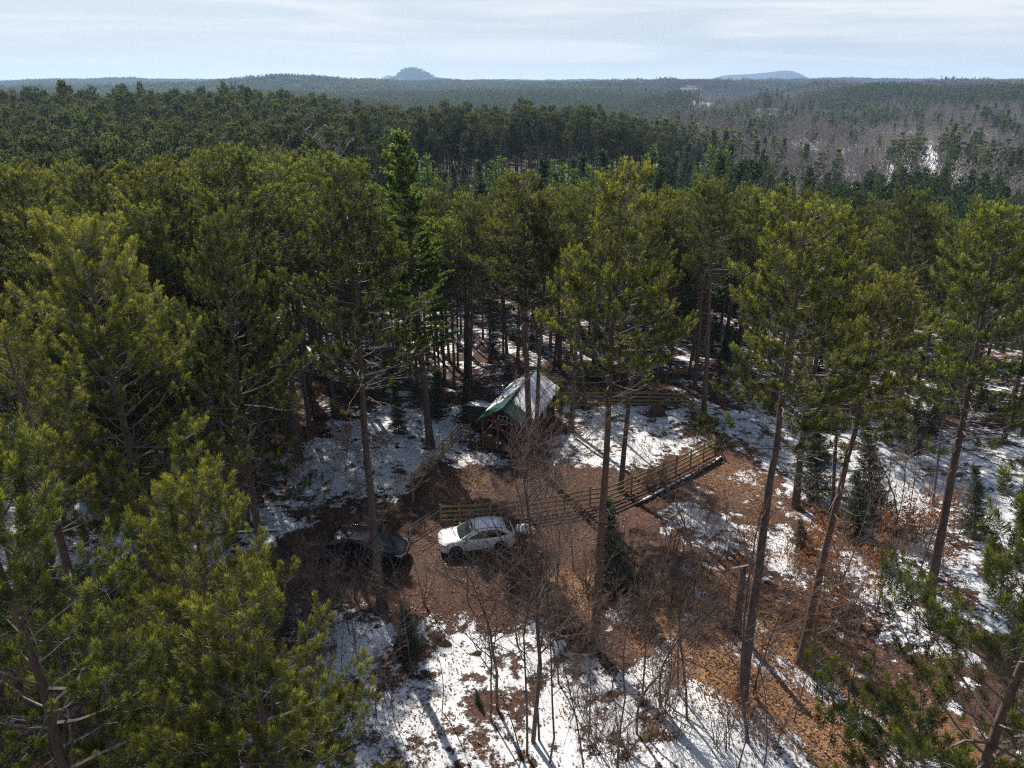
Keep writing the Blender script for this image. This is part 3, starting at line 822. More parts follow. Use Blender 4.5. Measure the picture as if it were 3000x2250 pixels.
def words(U, d, h, w, lean):
    size = 'tall' if h > 20.4 or (h < 18.5 and h > 17.3) else 'mid-height' if h > 16.4 and not 18.5 <= h < 19.6 else 'short'
    wid = 'wide-crowned' if w > 1.0 else 'even-crowned' if w > 0.92 else 'narrow-crowned'
    return size, wid
def place_left(U, d):
    a = 'by the left picture edge' if U < 110 else 'above the outhouse' if U < 200 else 'above the paired trunks' if U < 275 else 'near the long bare trunk'
    b = 'first ranks' if d < 52 else 'middle ranks' if d < 66 else 'rear ranks' if d < 79 else 'last ranks'
    return b, a
def place_back(U, d):
    a = 'left of the white pine' if U < 395 else 'left of the cabin roof' if U < 480 else 'right above the cabin roof' if U < 560 else 'right of the cabin roof' if U < 640 else 'behind the back fence'
    b = 'front row' if d < 68 else 'middle row' if d < 76 else 'rear row'
    return b, a
def place_right(U, d):
    a = 'behind the fence corner' if U < 800 else 'behind the leaning slope pine' if U < 900 else 'by the right picture edge'
    b = 'nearer' if d < 62 else 'middle' if d < 75 else 'farther'
    return b, a
for i, (d, x, y, h, kind) in enumerate(near_list):
    z = float(H(x, y)); placed.append((x, y, 0.8))
    protos = BACK if kind == 'back' else PINES
    if kind == 'back' and i % 4 == 0: protos = PINES
    rl = random.random() * 6.28
    lean = (x + random.gauss(0, .45), y + random.gauss(0, .45), z + h)
    wsc = random.uniform(0.85, 1.1)
    U_ = float(Uof(x, y)); sz, wd = words(U_, d, h, wsc, 0)
    if kind == 'left': lb = '%s %s red pine, %s of the left stand, %s' % (sz, wd, *place_left(U_, d))
    elif kind == 'back': lb = '%s %s pole-trunked pine, %s of the stand %s' % (sz, wd, *place_back(U_, d))
    else: lb = '%s %s red pine, %s part of the open right stand, %s' % (sz, wd, *place_right(U_, d))
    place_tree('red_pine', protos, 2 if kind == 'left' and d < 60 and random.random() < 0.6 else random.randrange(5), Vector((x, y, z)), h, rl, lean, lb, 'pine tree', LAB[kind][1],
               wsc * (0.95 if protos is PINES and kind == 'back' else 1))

# dark spruces in the dip between the front stand and the tall plantation, and firs under the pines
ns = 0
for (x, y) in jgrid(-40, 60, 80, 186, 6.2):
    U = float(Uof(x, y)); d = math.hypot(x, y)
    if U < 300 or U > 760 or d < 84 or d > 190: continue
    if U < 380 and random.random() < 0.5: continue
    if random.random() < 0.12: continue
    hmax = CAM_Z - d * (0.099 - 0.025 * min(1, max(0, (U - 540) / 120))) + 1.0 - float(H(x, y))
    if U < 430: hmax += 3
    h = min(max(random.uniform(0.55, 1.0) * hmax, 6), 20)
    ns += 1
    if ns > 230: break
    kindp = FIR if random.random() < 0.75 else WHITE
    lb = '%s %s in the %s of the hollow, %s' % ('tall' if h > 14 else 'medium' if h > 10 else 'low', 'dark conical spruce' if kindp is FIR else 'looser green pine',
        'near side' if d < 115 else 'middle' if d < 150 else 'far side', 'over the white pine' if U < 430 else 'above the cabin roof' if U < 540 else 'above the thick pine' if U < 620 else 'above the fence corner' if U < 700 else 'at its right end')
    place_tree('spruce', kindp, 1, Vector((x, y, float(H(x, y)))), h, random.random() * 6.28, None,
               lb, 'spruce tree', 'dark spruces in the hollow', random.uniform(0.9, 1.2))
nf = 0
for (x, y) in jgrid(-48, 48, 30, 84, 4.6):
    if not in_view(x, y, 4) or inclear(x, y) or not free(x, y, 0.3): continue
    if random.random() < 0.45: continue
    nf += 1
    hf = random.uniform(1.5, 5.0)
    place_tree('understorey_fir', FIR, 0, Vector((x, y, float(H(x, y)))), hf, random.random() * 6.28, None,
               '%s young fir under the pines %s' % ('low' if hf < 2.6 else 'medium' if hf < 3.8 else 'taller', 'far left' if x < -25 else 'left of the cabin' if x < -3 else 'behind the cabin' if x < 9 else 'beyond the fence corner' if x < 25 else 'far right'), 'fir tree', 'young firs under the pines', random.uniform(0.9, 1.4))

# ------------------------------------------------------------------ far woods
PROTO = {}
def proto_collection(name, meshes):
    col = bpy.data.collections.new(name)
    for k, me in enumerate(meshes):
        o = bpy.data.objects.new('%s_%02d' % (name, k), me)
        col.objects.link(o)
    return col

def gn_forest(name, pts, col, label, cat='trees'):
    """pts rows x y z rotz scale idx"""
    pts = np.asarray(pts, float)
    me = bpy.data.meshes.new(name)
    me.vertices.add(len(pts)); me.vertices.foreach_set('co', pts[:, :3].astype(np.float32).ravel())
    for nme, colm in (('rotz', 3), ('scl', 4), ('idx', 5)):
        a = me.attributes.new(nme, 'FLOAT', 'POINT'); a.data.foreach_set('value', pts[:, colm].astype(np.float32))
    me.update()
    o = link(name, me)
    g = bpy.data.node_groups.new(name + '_scatter', 'GeometryNodeTree')
    g.interface.new_socket('Geometry', in_out='INPUT', socket_type='NodeSocketGeometry')
    g.interface.new_socket('Geometry', in_out='OUTPUT', socket_type='NodeSocketGeometry')
    nn = g.nodes.new; l = g.links.new
    gi = nn('NodeGroupInput'); go = nn('NodeGroupOutput'); ip = nn('GeometryNodeInstanceOnPoints'); ci = nn('GeometryNodeCollectionInfo')
    ci.inputs['Collection'].default_value = col; ci.inputs['Separate Children'].default_value = True; ci.inputs['Reset Children'].default_value = True
    ip.inputs['Pick Instance'].default_value = True
    def na(n):
        q = nn('GeometryNodeInputNamedAttribute'); q.data_type = 'FLOAT'; q.inputs['Name'].default_value = n; return q.outputs[0]
    cx = nn('ShaderNodeCombineXYZ'); l(na('rotz'), cx.inputs['Z'])
    m2p = nn('GeometryNodeMeshToPoints')
    l(gi.outputs[0], m2p.inputs[0]); l(m2p.outputs[0], ip.inputs['Points']); l(ci.outputs[0], ip.inputs['Instance'])
    l(cx.outputs[0], ip.inputs['Rotation']); l(na('scl'), ip.inputs['Scale'])
    fi = nn('FunctionNodeFloatToInt'); l(na('idx'), fi.inputs[0]); l(fi.outputs[0], ip.inputs['Instance Index'])
    l(ip.outputs[0], go.inputs[0])
    md = o.modifiers.new('scatter', 'NODES'); md.node_group = g
    tag(o, label, cat, None, 'stuff')
    return o

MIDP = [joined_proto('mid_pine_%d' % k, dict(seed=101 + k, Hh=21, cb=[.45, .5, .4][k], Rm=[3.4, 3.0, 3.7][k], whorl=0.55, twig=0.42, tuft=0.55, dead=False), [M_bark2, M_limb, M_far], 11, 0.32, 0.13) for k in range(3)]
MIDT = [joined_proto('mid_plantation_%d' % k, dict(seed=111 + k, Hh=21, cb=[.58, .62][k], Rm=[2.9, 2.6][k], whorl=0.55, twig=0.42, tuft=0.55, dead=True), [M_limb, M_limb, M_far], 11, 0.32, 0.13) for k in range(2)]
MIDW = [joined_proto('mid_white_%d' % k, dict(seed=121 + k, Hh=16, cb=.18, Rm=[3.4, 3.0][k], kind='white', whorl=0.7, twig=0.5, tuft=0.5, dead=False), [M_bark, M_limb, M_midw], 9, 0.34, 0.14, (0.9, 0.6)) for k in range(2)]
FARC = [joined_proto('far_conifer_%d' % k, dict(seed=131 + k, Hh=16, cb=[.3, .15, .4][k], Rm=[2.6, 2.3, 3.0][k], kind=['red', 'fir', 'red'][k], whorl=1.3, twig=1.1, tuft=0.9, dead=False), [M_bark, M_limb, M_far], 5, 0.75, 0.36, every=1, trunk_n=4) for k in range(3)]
def bare_proto(name, seed, Hh, rmin, depth=2, kids=9, r0=0.16):
    segs, ends, rd = bare_tree(seed, Hh, r0=r0, depth=depth, n_kids=kids, spread=0.8, start=0.3, wiggle=0.10, up=0.9)
    S = np.array(segs); S[:, 6] = np.maximum(S[:, 6], rmin); S[:, 7] = np.maximum(S[:, 7], rmin * 0.7)
    V, F, tn = seg_arrays(S, 3)
    return np_mesh(name, V, [(F, 0)], [M_farbare], {'tint': tn})
def patch_proto(name, seed, n, side, conif):
    rg = np.random.default_rng(seed)
    T = []
    for k in range(n):
        x, y = rg.uniform(-side / 2, side / 2, 2); h = rg.uniform(9, 15) * (1.0 if conif else 0.85)
        if conif: T.append([x, y, h * 0.25, 0, 0, 1, h * 0.75, rg.uniform(0.1, 0.9)])
        else: T.append([x, y, h * 0.15, 0, 0, 1, h * 0.55, rg.uniform(0.1, 0.9)])
    if conif: V, F, tn = needle_arrays(T, 13, 4.2, 2.2, rg, (1.6, 0.2))
    else: V, F, tn = needle_arrays(T, 26, 6.0, 0.8, rg, (0.9, 0.3))
    return np_mesh(name, V, [(F, 0)], [M_far if conif else M_farbare], {'tint': tn})
PATC = [patch_proto('patch_conifer_%d' % k, 151 + k, 34, 44, True) for k in range(3)]
PATB = [patch_proto('patch_bare_%d' % k, 161 + k, 42, 44, False) for k in range(3)]

pts = []
for (x, y) in jgrid(-260, 200, 60, 345, 4.3):
    if not in_view(x, y, 12): continue
    U = float(Uof(x, y)); d = math.hypot(x, y)
    edge = 205 + 14 * math.sin(x / 17.0) + 9 * math.sin(x / 6.1)
    if U < 350 + 35 * math.sin(d / 19.0) + 20 * math.sin(d / 7.0):
        if d < 91 or d > 335: continue
        if random.random() < 0.10: continue
        idx = random.choice((0, 1, 2)); h = random.gauss(19.0, 1.7)
        if random.random() < 0.05: idx = 7
    elif U < 690 + 18 * math.sin(d / 8.0):
        if d < edge or d > edge + 85: continue
        if math.sin(x / 4.7 + 2) * math.sin(y / 6.3) > 0.55: continue
        h = random.gauss(19.8, 1.6) - max(0, (U - 580) / 120.0) * 7.5; idx = random.choice((3, 4, 3, 4, 0, 1, 2))
        if d > edge + 20 and random.random() < 0.3: continue
    else:
        if d < 88 or d > 215 - max(0, 800 - U) * 0.5 or random.random() < 0.35: continue
        if math.sin(x / 11.0 + 1) * math.sin(y / 13.0) > 0.35: continue
        h = random.uniform(12, 17); idx = random.choice((5, 6, 6, 5, 1))
    h0 = 13.0 if idx == 7 else 16.0 if idx >= 5 else 21.0
    pts.append((x, y, float(H(x, y)), random.random() * 6.28, h / h0, idx))
n_midpine = len(pts)
FARB = [bare_proto('far_bare_%d' % k, 141 + k, 13, 0.06, 3, 8) for k in range(3)]
col_pine = proto_collection('far_pine_kinds', MIDP + MIDT + MIDW + FARB[:1])
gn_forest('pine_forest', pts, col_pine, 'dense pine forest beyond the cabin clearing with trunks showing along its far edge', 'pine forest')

col_far = proto_collection('far_conifer_kinds', FARC)
col_bare = proto_collection('far_bare_kinds', FARB)
col_pc = proto_collection('conifer_patch_kinds', PATC)
col_pb = proto_collection('bare_patch_kinds', PATB)
fc, fb, pc, pb = [], [], [], []

def conif_prob(U, r, x, y):
    p = 0.5 + 0.25 * np.sin(x / 95 + 1) * np.sin(y / 120 + 2)
    p = np.where(U > 640, 0.08 + 0.45 * (np.sin(x / 47 + .5) * np.sin(y / 61) > 0.55), p)
    p = np.where((U > 420) & (U < 700) & (r < 1500), 0.86, p)
    p = np.where((U > 640) & (U < 780) & (r < 1000), 0.12 + 0.5 * (np.sin(x / 37) * np.sin(y / 41) > 0.5), p)
    p = np.where(U < 420, 0.72, p)
    for (u, rr, wu, wr, v) in ((300, 2300, 80, 420, 0.97), (880, 1130, 76, 150, 0.97), (1010, 1040, 76, 140, 0.95), (560, 1500, 110, 300, 0.92), (860, 700, 60, 60, 0.6), (450, 3400, 70, 500, 0.3), (770, 560, 14, 40, .9)):
        k = np.exp(-(((U - u) / wu) ** 4 + ((r - rr) / wr) ** 4)); p = p * (1 - k) + v * k
    return p
def gap_prob(U, r):
    g = np.zeros_like(U)
    for (u, rr, wu, wr, a) in SNOWY: g = np.maximum(g, 0.80 * min(1.0, a / 0.5) * np.exp(-((U - u) / wu) ** 2 - ((r - rr) / wr) ** 2))
    return g
# single far trees, 215..1500 m
n = 52000
r = np.sqrt(rng.uniform(215 ** 2, 1500 ** 2, n)); az = rng.uniform(-R(39), R(39), n)
x = r * np.sin(az); y = r * np.cos(az); U = Uof(x, y)
ok = ~((U < 360) & (r < 345)) & ~((U < 720) & (r < 290)) & ~((U > 760) & (r < 225))
ok &= rng.random(n) > gap_prob(U, r)
x, y, r, U = x[ok], y[ok], r[ok], U[ok]; z = H(x, y)
cp = rng.random(len(x)) < conif_prob(U, r, x, y)
sc_ = np.where(cp, rng.uniform(0.65, 1.12, len(x)), rng.uniform(0.7, 1.15, len(x)))
rows = np.stack([x, y, z, rng.uniform(0, 6.28, len(x)), sc_, rng.integers(0, 3, len(x)).astype(float)], 1)
gn_forest('conifer_forest', rows[cp], col_far, 'blue green conifer forest covering the middle distance hills', 'forest')
gn_forest('bare_forest', rows[~cp], col_bare, 'grey brown leafless hardwood forest filling the valley at right', 'forest')
# patches of woods, 1450..6400 m
n = 23000
r = np.sqrt(rng.uniform(1450 ** 2, 6300 ** 2, n)); az = rng.uniform(-R(39), R(39), n)
x = r * np.sin(az); y = r * np.cos(az); U = Uof(x, y)
ok = (rng.random(n) > gap_prob(U, r))
x, y, r, U = x[ok], y[ok], r[ok], U[ok]; z = H(x, y)
cp = rng.random(len(x)) < conif_prob(U, r, x * 0.3, y * 0.3)
rows = np.stack([x, y, z, rng.uniform(0, 6.28, len(x)), rng.uniform(0.8, 1.2, len(x)), rng.integers(0, 3, len(x)).astype(float)], 1)
gn_forest('distant_conifers', rows[cp], col_pc, 'far-off conifer woods along the skyline', 'forest')
gn_forest('distant_hardwoods', rows[~cp], col_pb, 'far-off brown leafless woods along the ridges', 'forest')

# ------------------------------------------------------------------ leafless trees and saplings
M_bud = foliage('red_buds', (0.13, 0.035, 0.03), (0.30, 0.075, 0.06), trans=0.2, rough=0.5, vary=0.05)
def sapling(name, bx, by, tx, ty, label, seed, r0, kids=9, depth=3, spread=0.7, buds=0, mat_=None, start=0.3, group=None, leaves=0, cat='bare tree', twigk=1.0):
    b = G(bx, by); t = top_at(b, tx, ty); h = max((t - b).length, 0.8)
    ln = (t - b).normalized()
    segs, ends, rd = bare_tree(seed, h, r0, depth, kids, spread, start, (0, 0), twigk, 0.55, 0.085)
    S = np.array(segs)
    o = empty(name, b, 0)
    o.rotation_mode = 'QUATERNION'; o.rotation_quaternion = Vector((0, 0, 1)).rotation_difference(ln)
    V, F, tn = seg_arrays(S, 5 if r0 > 0.05 else 4)
    link('trunk', np_mesh(name + '_mesh', V, [(F, 0)], [mat_ or M_maple], {'tint': tn}, smooth=True), o)
    if buds:
        T = [[*e[0], *e[1], 0.16, rd.random()] for e in ends if e[0].z > h * 0.35]
        V, F, tn = needle_arrays(T, buds, 0.045, 0.020, np.random.default_rng(seed), (1.2, 0.5))
        link('buds', np_mesh(name + '_buds', V, [(F, 0)], [M_bud], {'tint': tn}), o)
    if leaves:
        T = [[*e[0], *e[1], 0.28, rd.random()] for e in ends if e[2] > 0]
        V, F, tn = needle_arrays(T, leaves + 4, 0.15, 0.095, np.random.default_rng(seed), (1.5, 0.9))
        link('leaves', np_mesh(name + '_leaves', V, [(F, 0)], [M_beech], {'tint': tn}), o)
    tag(o, label, cat, group)
    return o
sapling('bare_maple', 1151, 1603, 1160, 930, 'tallest leafless maple in the centre foreground with red buds near the cabin porch', 201, 0.115, 17, 3, 0.66, 4, start=0.30)
sapling('bare_maple', 1074, 1530, 1058, 1130, 'straight grey maple sapling left of the tallest maple in the snow', 202, 0.085, 16, 3, 0.62, 0, start=0.22)
sapling('bare_sapling', 1059, 1556, 1010, 1240, 'sapling leaning left beside the straight grey one', 203, 0.05, 8, 2, 0.6)
sapling('bare_sapling', 1139, 1634, 1160, 1120, 'thin twin stem just left of the tallest maple', 204, 0.06, 9, 3, 0.6, 2)
sapling('bare_sapling', 1166, 1600, 1215, 1200, 'stem leaning right from the foot of the tallest maple', 205, 0.06, 9, 3, 0.6, 2)
sapling('bare_sapling', 1187, 1648, 1225, 1150, 'slender stem right of the tallest maple with a dark base', 206, 0.05, 9, 3, 0.6, 2)
sapling('bare_sapling', 1262, 1662, 1280, 1240, 'whip-thin sapling between the maple clump and the bushy one', 207, 0.04, 8, 2, 0.6)
sapling('bare_sapling', 1334, 1665, 1375, 1290, 'bushy twiggy sapling low in the foreground right of the maples', 208, 0.055, 13, 3, 0.75, start=0.12)
sapling('bare_sapling', 1119, 1607, 1070, 1400, 'short crooked sapling left of the maple clump', 209, 0.035, 7, 2, 0.6)
sapling('bare_sapling', 1485, 1556, 1545, 1060, 'pair of slim dark stems at the edge of the leafy slope, taller stem', 210, 0.06, 9, 3, 0.5)
sapling('bare_sapling', 1468, 1500, 1500, 1100, 'pair of slim dark stems at the edge of the leafy slope, shorter stem', 211, 0.05, 9, 3, 0.5)
sapling('bare_maple', 1618, 1606, 1705, 1110, 'grey leafless tree with a forked stem before the long-trunked slope pine', 212, 0.09, 12, 3, 0.65)
sapling('bare_sapling', 1715, 1560, 1760, 1380, 'small crooked sapling on the leafy slope by the snow strip', 213, 0.04, 8, 2, 0.6)
sapling('bare_sapling', 1790, 1508, 1862, 1315, 'bent sapling in the orange leaf litter', 214, 0.045, 7, 2, 0.5)
sapling('bare_sapling', 1881, 1530, 1920, 1400, 'short upright sapling near the corner pine', 215, 0.04, 7, 2, 0.5)
sapling('bare_sapling', 1570, 1720, 1640, 1480, 'dark sapling at the bottom edge right of centre', 216, 0.05, 8, 3, 0.5)
sapling('bare_sapling', 745, 1540, 700, 1290, 'thin brown sapling beside the nearest pine crown', 217, 0.035, 9, 2, 0.7)
sapling('bare_sapling', 700, 1620, 770, 1330, 'thin brown sapling at the snow edge of the nearest pine', 218, 0.04, 9, 2, 0.7)
sapling('bare_sapling', 660, 1330, 700, 1190, 'twiggy sapling in front of the dark car', 219, 0.045, 12, 3, 0.9, mat_=M_brush, start=0.1)
sapling('bare_sapling', 740, 1310, 720, 1180, 'spreading twiggy sapling hiding the tail of the dark car', 220, 0.05, 14, 3, 0.95, mat_=M_brush, start=0.1)
sapling('bare_sapling', 1100, 1275, 1120, 1080, 'twiggy reddish sapling hiding the tail of the white car', 221, 0.05, 12, 3, 0.8, 3, start=0.15)
sapling('bare_sapling', 1010, 1300, 1005, 1120, 'fine sapling in front of the white car doors', 222, 0.035, 9, 2, 0.6)
sapling('bare_sapling', 1205, 1285, 1215, 1010, 'red-budded sapling between the white car and the thick pine', 223, 0.06, 13, 3, 0.8, 4, start=0.15)
sapling('bare_sapling', 1150, 1300, 1130, 960, 'red-budded sapling rising over the board fence', 224, 0.06, 13, 3, 0.8, 5, start=0.2)
for i, (bx, by, tx, ty, lb) in enumerate([
        (1808, 1262, 1800, 1120, 'beech sapling holding pale orange leaves by the leaning slope pine'), (1850, 1300, 1870, 1190, 'beech sapling with orange leaves above the snow strip'),
        (1908, 1225, 1915, 1110, 'beech sapling with copper leaves under the wide-crowned pine'), (1975, 1180, 1975, 1060, 'tall copper-leaved beech sapling right of the others'),
        (1770, 1290, 1750, 1180, 'low beech sapling with orange leaves beside the broken snag'), (2060, 1160, 2060, 1060, 'copper-leaved beech below the right edge pine crown'),
        (690, 905, 690, 840, 'orange-leaved beech low under the pines left of the cabin'), (310, 1120, 305, 1030, 'rust-leaved beech sapling right of the outhouse'),
        (600, 1010, 610, 950, 'rust-leaved beech under the left pine crowns'), (1175, 620, 1172, 585, 'rust-orange beech among the dark spruces of the hollow')]):
    sapling('beech_sapling', bx, by, tx, ty, lb, 240 + i, 0.04, 11, 2, 0.85, 0, M_brush, 0.15, None, 5, 'beech tree')

# slim saplings, three kinds copied
def slim_mesh(seed, h, r0, kids):
    segs, ends, rd = bare_tree(seed, h, r0, 3, kids, 0.55, 0.22, (0.03, 0.02), 1.0, 0.55, 0.075)
    V, F, tn = seg_arrays(np.array(segs), 4)
    return np_mesh('slim_sapling_%d' % seed, V, [(F, 0)], [M_maple], {'tint': tn}, smooth=True)
SLIM = [slim_mesh(401, 8.0, 0.05, 9), slim_mesh(402, 6.5, 0.038, 8), slim_mesh(403, 10.0, 0.062, 10)]
def place_word(lo, hi, x, y):
    return ('nearer' if y < (lo[1] + hi[1]) / 2 else 'farther') + (' left' if x < (lo[0] + hi[0]) / 2 else ' right') + ' part'
def scatter_slim(n, poly, label, group, seed):
    rd = random.Random(seed); P = np.array(GP(poly)); k = 0; lo, hi = P.min(0), P.max(0)
    while k < n:
        x, y = rd.uniform(lo[0], hi[0]), rd.uniform(lo[1], hi[1])
        if poly_soft(np.array([x]), np.array([y]), P, 0.01)[0] < 0.5: continue
        k += 1
        o = link('slim_sapling', SLIM[rd.randrange(3)]); o.location = (x, y, float(H(x, y)))
        sc2 = rd.uniform(0.6, 1.05); o.scale = (sc2, sc2, sc2); o.rotation_euler = (rd.gauss(0, .05), rd.gauss(0, .05), rd.random() * 6.28)
        tag(o, '%s %s, %s' % ('short' if sc2 < 0.75 else 'medium' if sc2 < 0.9 else 'tall', label, place_word(lo, hi, x, y)), 'bare tree', group)
scatter_slim(9, [(1400, 1250), (1560, 1200), (1640, 1500), (1560, 1640), (1420, 1560)], 'slim leafless sapling on the leafy slope below the fence', 'slim saplings on the leafy slope', 1)
scatter_slim(9, [(1640, 1420), (1850, 1420), (1880, 1640), (1640, 1659)], 'slim leafless sapling among orange leaves near the corner pine', 'slim saplings near the corner pine', 2)
scatter_slim(9, [(1200, 1420), (1420, 1480), (1500, 1650), (1220, 1659)], 'slim leafless sapling in the snow right of the maple clump', 'slim saplings right of the maples', 3)
scatter_slim(10, [(640, 1330), (900, 1420), (1020, 1650), (700, 1659)], 'slim leafless sapling in the open snow left of the maples', 'slim saplings left of the maples', 4)
scatter_slim(14, [(1750, 1150), (2000, 1100), (2180, 1250), (2000, 1380), (1800, 1300)], 'slim leafless sapling among the beeches on the right slope', 'slim saplings among the beeches', 5)
scatter_slim(4, [(620, 1150), (860, 1240), (860, 1320), (620, 1330)], 'slim leafless sapling in front of the dark car', 'slim saplings by the dark car', 6)
scatter_slim(5, [(1180, 1180), (1440, 1160), (1440, 1320), (1180, 1320)], 'slim leafless sapling between the white car and the green spruce', 'slim saplings right of the white car', 7)
# brush and sapling thickets: a few kinds, copied
def brush_mesh(seed, h, stems, leaves=0):
    S = []; E = []
    rd = random.Random(seed)
    for k in range(stems):
        segs, ends, _ = bare_tree(seed * 10 + k, h * rd.uniform(0.6, 1.1), 0.014 + 0.004 * h, 2, 7, 0.7, 0.2, (rd.gauss(0, .28), rd.gauss(0, .28)), 1.0, 0.5, 0.11)
        S += segs; E += ends
    V, F, tn = seg_arrays(S, 3)
    parts = [(F, 0)]
    if leaves:
        T = [[*e[0], *e[1], 0.2, rd.random()] for e in E if rd.random() < 0.5]
        V2, F2, t2 = needle_arrays(T, leaves, 0.11, 0.06, np.random.default_rng(seed), (1.6, 0.9))
        parts.append((F2 + len(V), 1)); V = np.vstack([V, V2]); tn = np.concatenate([tn, t2])
    return np_mesh('brush_%d' % seed, V, parts, [M_brush, M_beech], {'tint': tn})
BR = [brush_mesh(305, 1.5, 4, 8), brush_mesh(306, 2.3, 3, 8)]
BRB = BR
BR = [brush_mesh(301, 1.6, 5), brush_mesh(302, 2.4, 4), brush_mesh(303, 1.1, 6), brush_mesh(304, 3.4, 3), brush_mesh(305, 1.3, 4, 3)]
def scatter_brush(n, poly, label, group, kinds, smin=0.7, smax=1.3, seed=0):
    rd = random.Random(seed); P = np.array(GP(poly)); k = 0
    lo, hi = P.min(0), P.max(0)
    while k < n:
        x, y = rd.uniform(lo[0], hi[0]), rd.uniform(lo[1], hi[1])
        if poly_soft(np.array([x]), np.array([y]), P, 0.01)[0] < 0.5: continue
        k += 1
        if (x + 2.2) ** 2 / 9 + (y - 36.8) ** 2 / 14 < 1 or (x + 8.0) ** 2 / 12 + (y - 36.0) ** 2 / 9 < 1: continue
        o = link('brush_shrub', BR[rd.choice(kinds)])
        o.location = (x, y, float(H(x, y)) - 0.03); o.rotation_euler = (0, 0, rd.random() * 6.28); s = rd.uniform(smin, smax); o.scale = (s, s, s)
        tag(o, '%s %s, %s' % ('low' if s < smin + (smax - smin) * 0.33 else 'medium' if s < smin + (smax - smin) * 0.66 else 'big', label, place_word(lo, hi, x, y)), 'shrub', group)
scatter_brush(34, [(1120, 1220), (1440, 1180), (1500, 1300), (1440, 1430), (1200, 1430), (900, 1330), (900, 1290)], 'leafless brown brush in the rough strip below the white car', 'brush below the white car', (0, 1, 1, 3, 3, 2), 0.7, 1.5, seed=1)
scatter_brush(8, [(1000, 1010), (1180, 1000), (1240, 1030), (1220, 1090), (1010, 1085)], 'reddish leafless brush inside the front fence before the cabin', 'brush inside the fence', (0, 2), seed=2)
scatter_brush(22, [(1440, 1100), (1700, 1150), (1800, 1400), (1700, 1640), (1400, 1500), (1380, 1300)], 'leafless brush and saplings on the leafy slope', 'brush on the leafy slope', (0, 1, 3, 4, 4), seed=3)
scatter_brush(26, [(1180, 1350), (1450, 1450), (1600, 1659), (1250, 1659)], 'thin leafless shrub standing in the foreground snow right of the maples', 'shrubs in the foreground snow', (1, 3, 3, 0), 0.7, 1.5, seed=4)
scatter_brush(20, [(640, 1180), (830, 1260), (900, 1330), (760, 1659), (640, 1659), (600, 1300)], 'leafless shrub beside the nearest pine and the dark car', 'shrubs by the dark car', (1, 3, 0), 0.8, 1.4, seed=5)
scatter_brush(30, [(1680, 1060), (2150, 1000), (2212, 1400), (1900, 1300), (1750, 1200)], 'leafless sapling in the snow beneath the slope pines', 'saplings under the slope pines', (1, 3, 4, 3), seed=6)
scatter_brush(24, [(200, 1010), (640, 1050), (780, 940), (830, 1020), (780, 1090), (300, 1200)], 'leafless sapling in the snow under the left pines', 'saplings under the left pines', (1, 3, 4, 0), seed=7)
scatter_brush(14, [(1240, 900), (1480, 890), (1500, 960), (1350, 1040), (1200, 1000)], 'low brush poking through the yard snow', 'brush in the yard snow', (2, 0), 0.5, 0.9, seed=8)
scatter_brush(30, [(620, 880), (1000, 850), (1150, 790), (1480, 830), (2100, 900), (2100, 850), (1400, 770), (600, 800)], 'rusty low growth among the trunks behind the cabin', 'undergrowth behind the cabin', (4, 4, 0), 0.7, 1.3, seed=9)

BRS = BR
BR = BRB
scatter_brush(24, [(1740, 1160), (1900, 1060), (2060, 1080), (2080, 1220), (1900, 1300), (1780, 1330)], 'orange-leaved beech shrub on the snowy slope under the wide-crowned pine', 'beech shrubs on the right slope', (0, 1), 0.8, 1.5, seed=11)
scatter_brush(14, [(560, 960), (740, 880), (900, 900), (760, 1060), (560, 1080)], 'rusty beech shrub in the snow under the left pines', 'beech shrubs under the left pines', (0, 1), 0.6, 1.2, seed=12)
scatter_brush(16, [(1600, 1100), (1760, 1200), (1760, 1420), (1600, 1300)], 'orange-leaved beech shrub on the leafy slope', 'beech shrubs on the leafy slope', (0, 0, 1), 0.6, 1.1, seed=13)
BR = BRS
# leaf litter
def litter():
    rg = np.random.default_rng(3); n = 330000
    r = np.sqrt(rg.uniform(14 ** 2, 62 ** 2, n)); az = rg.uniform(-R(38), R(38), n)
    x = r * np.sin(az); y = r * np.cos(az)
    lf = np.zeros(n)
    for P, a, soft in LEAFY: lf = np.maximum(lf, a * poly_soft(x, y, GP(P), soft))
    sb = snow_bias(x, y)
    clump = 0.5 + 0.5 * np.sin(x * 1.9 + 1.3 * np.sin(y * 1.1)) * np.sin(y * 1.6 + 1.1 * np.sin(x * 0.9))
    p = 0.02 + 0.50 * lf + 0.07 * (sb < 0.5) + 0.42 * clump ** 4 * (sb > 0.4) + 0.25 * np.exp(-((x + 5.5) / 2.2) ** 2 - ((y - 24) / 4.5) ** 2)
    ok = rg.random(n) < p
    x, y = x[ok], y[ok]; m = len(x); z = H(x, y) + rg.uniform(0.015, 0.05, m)
    a = rg.uniform(0, 6.28, m); s = rg.uniform(0.022, 0.058, m)
    tx, ty = rg.normal(0, 0.45, m), rg.normal(0, 0.45, m)
    q = np.array([[-1, -.62], [1, -.62], [1, .62], [-1, .62]])
    V = np.zeros((m, 4, 3))
    for k in range(4):
        dx = (np.cos(a) * q[k, 0] - np.sin(a) * q[k, 1]) * s; dy = (np.sin(a) * q[k, 0] + np.cos(a) * q[k, 1]) * s
        V[:, k, 0] = x + dx; V[:, k, 1] = y + dy; V[:, k, 2] = z + np.maximum(dx * tx + dy * ty, -0.02) + 0.01
    me = np_mesh('leaf_litter', V.reshape(-1, 3), [(np.arange(m * 4).reshape(-1, 4), 0)], [M_litter], {'tint': np.repeat(rg.random(m) ** 1.4, 4)})
    tag(link('fallen_leaves', me), 'brown fallen leaves scattered over snow and bare ground', 'fallen leaves', None, 'stuff')
litter()

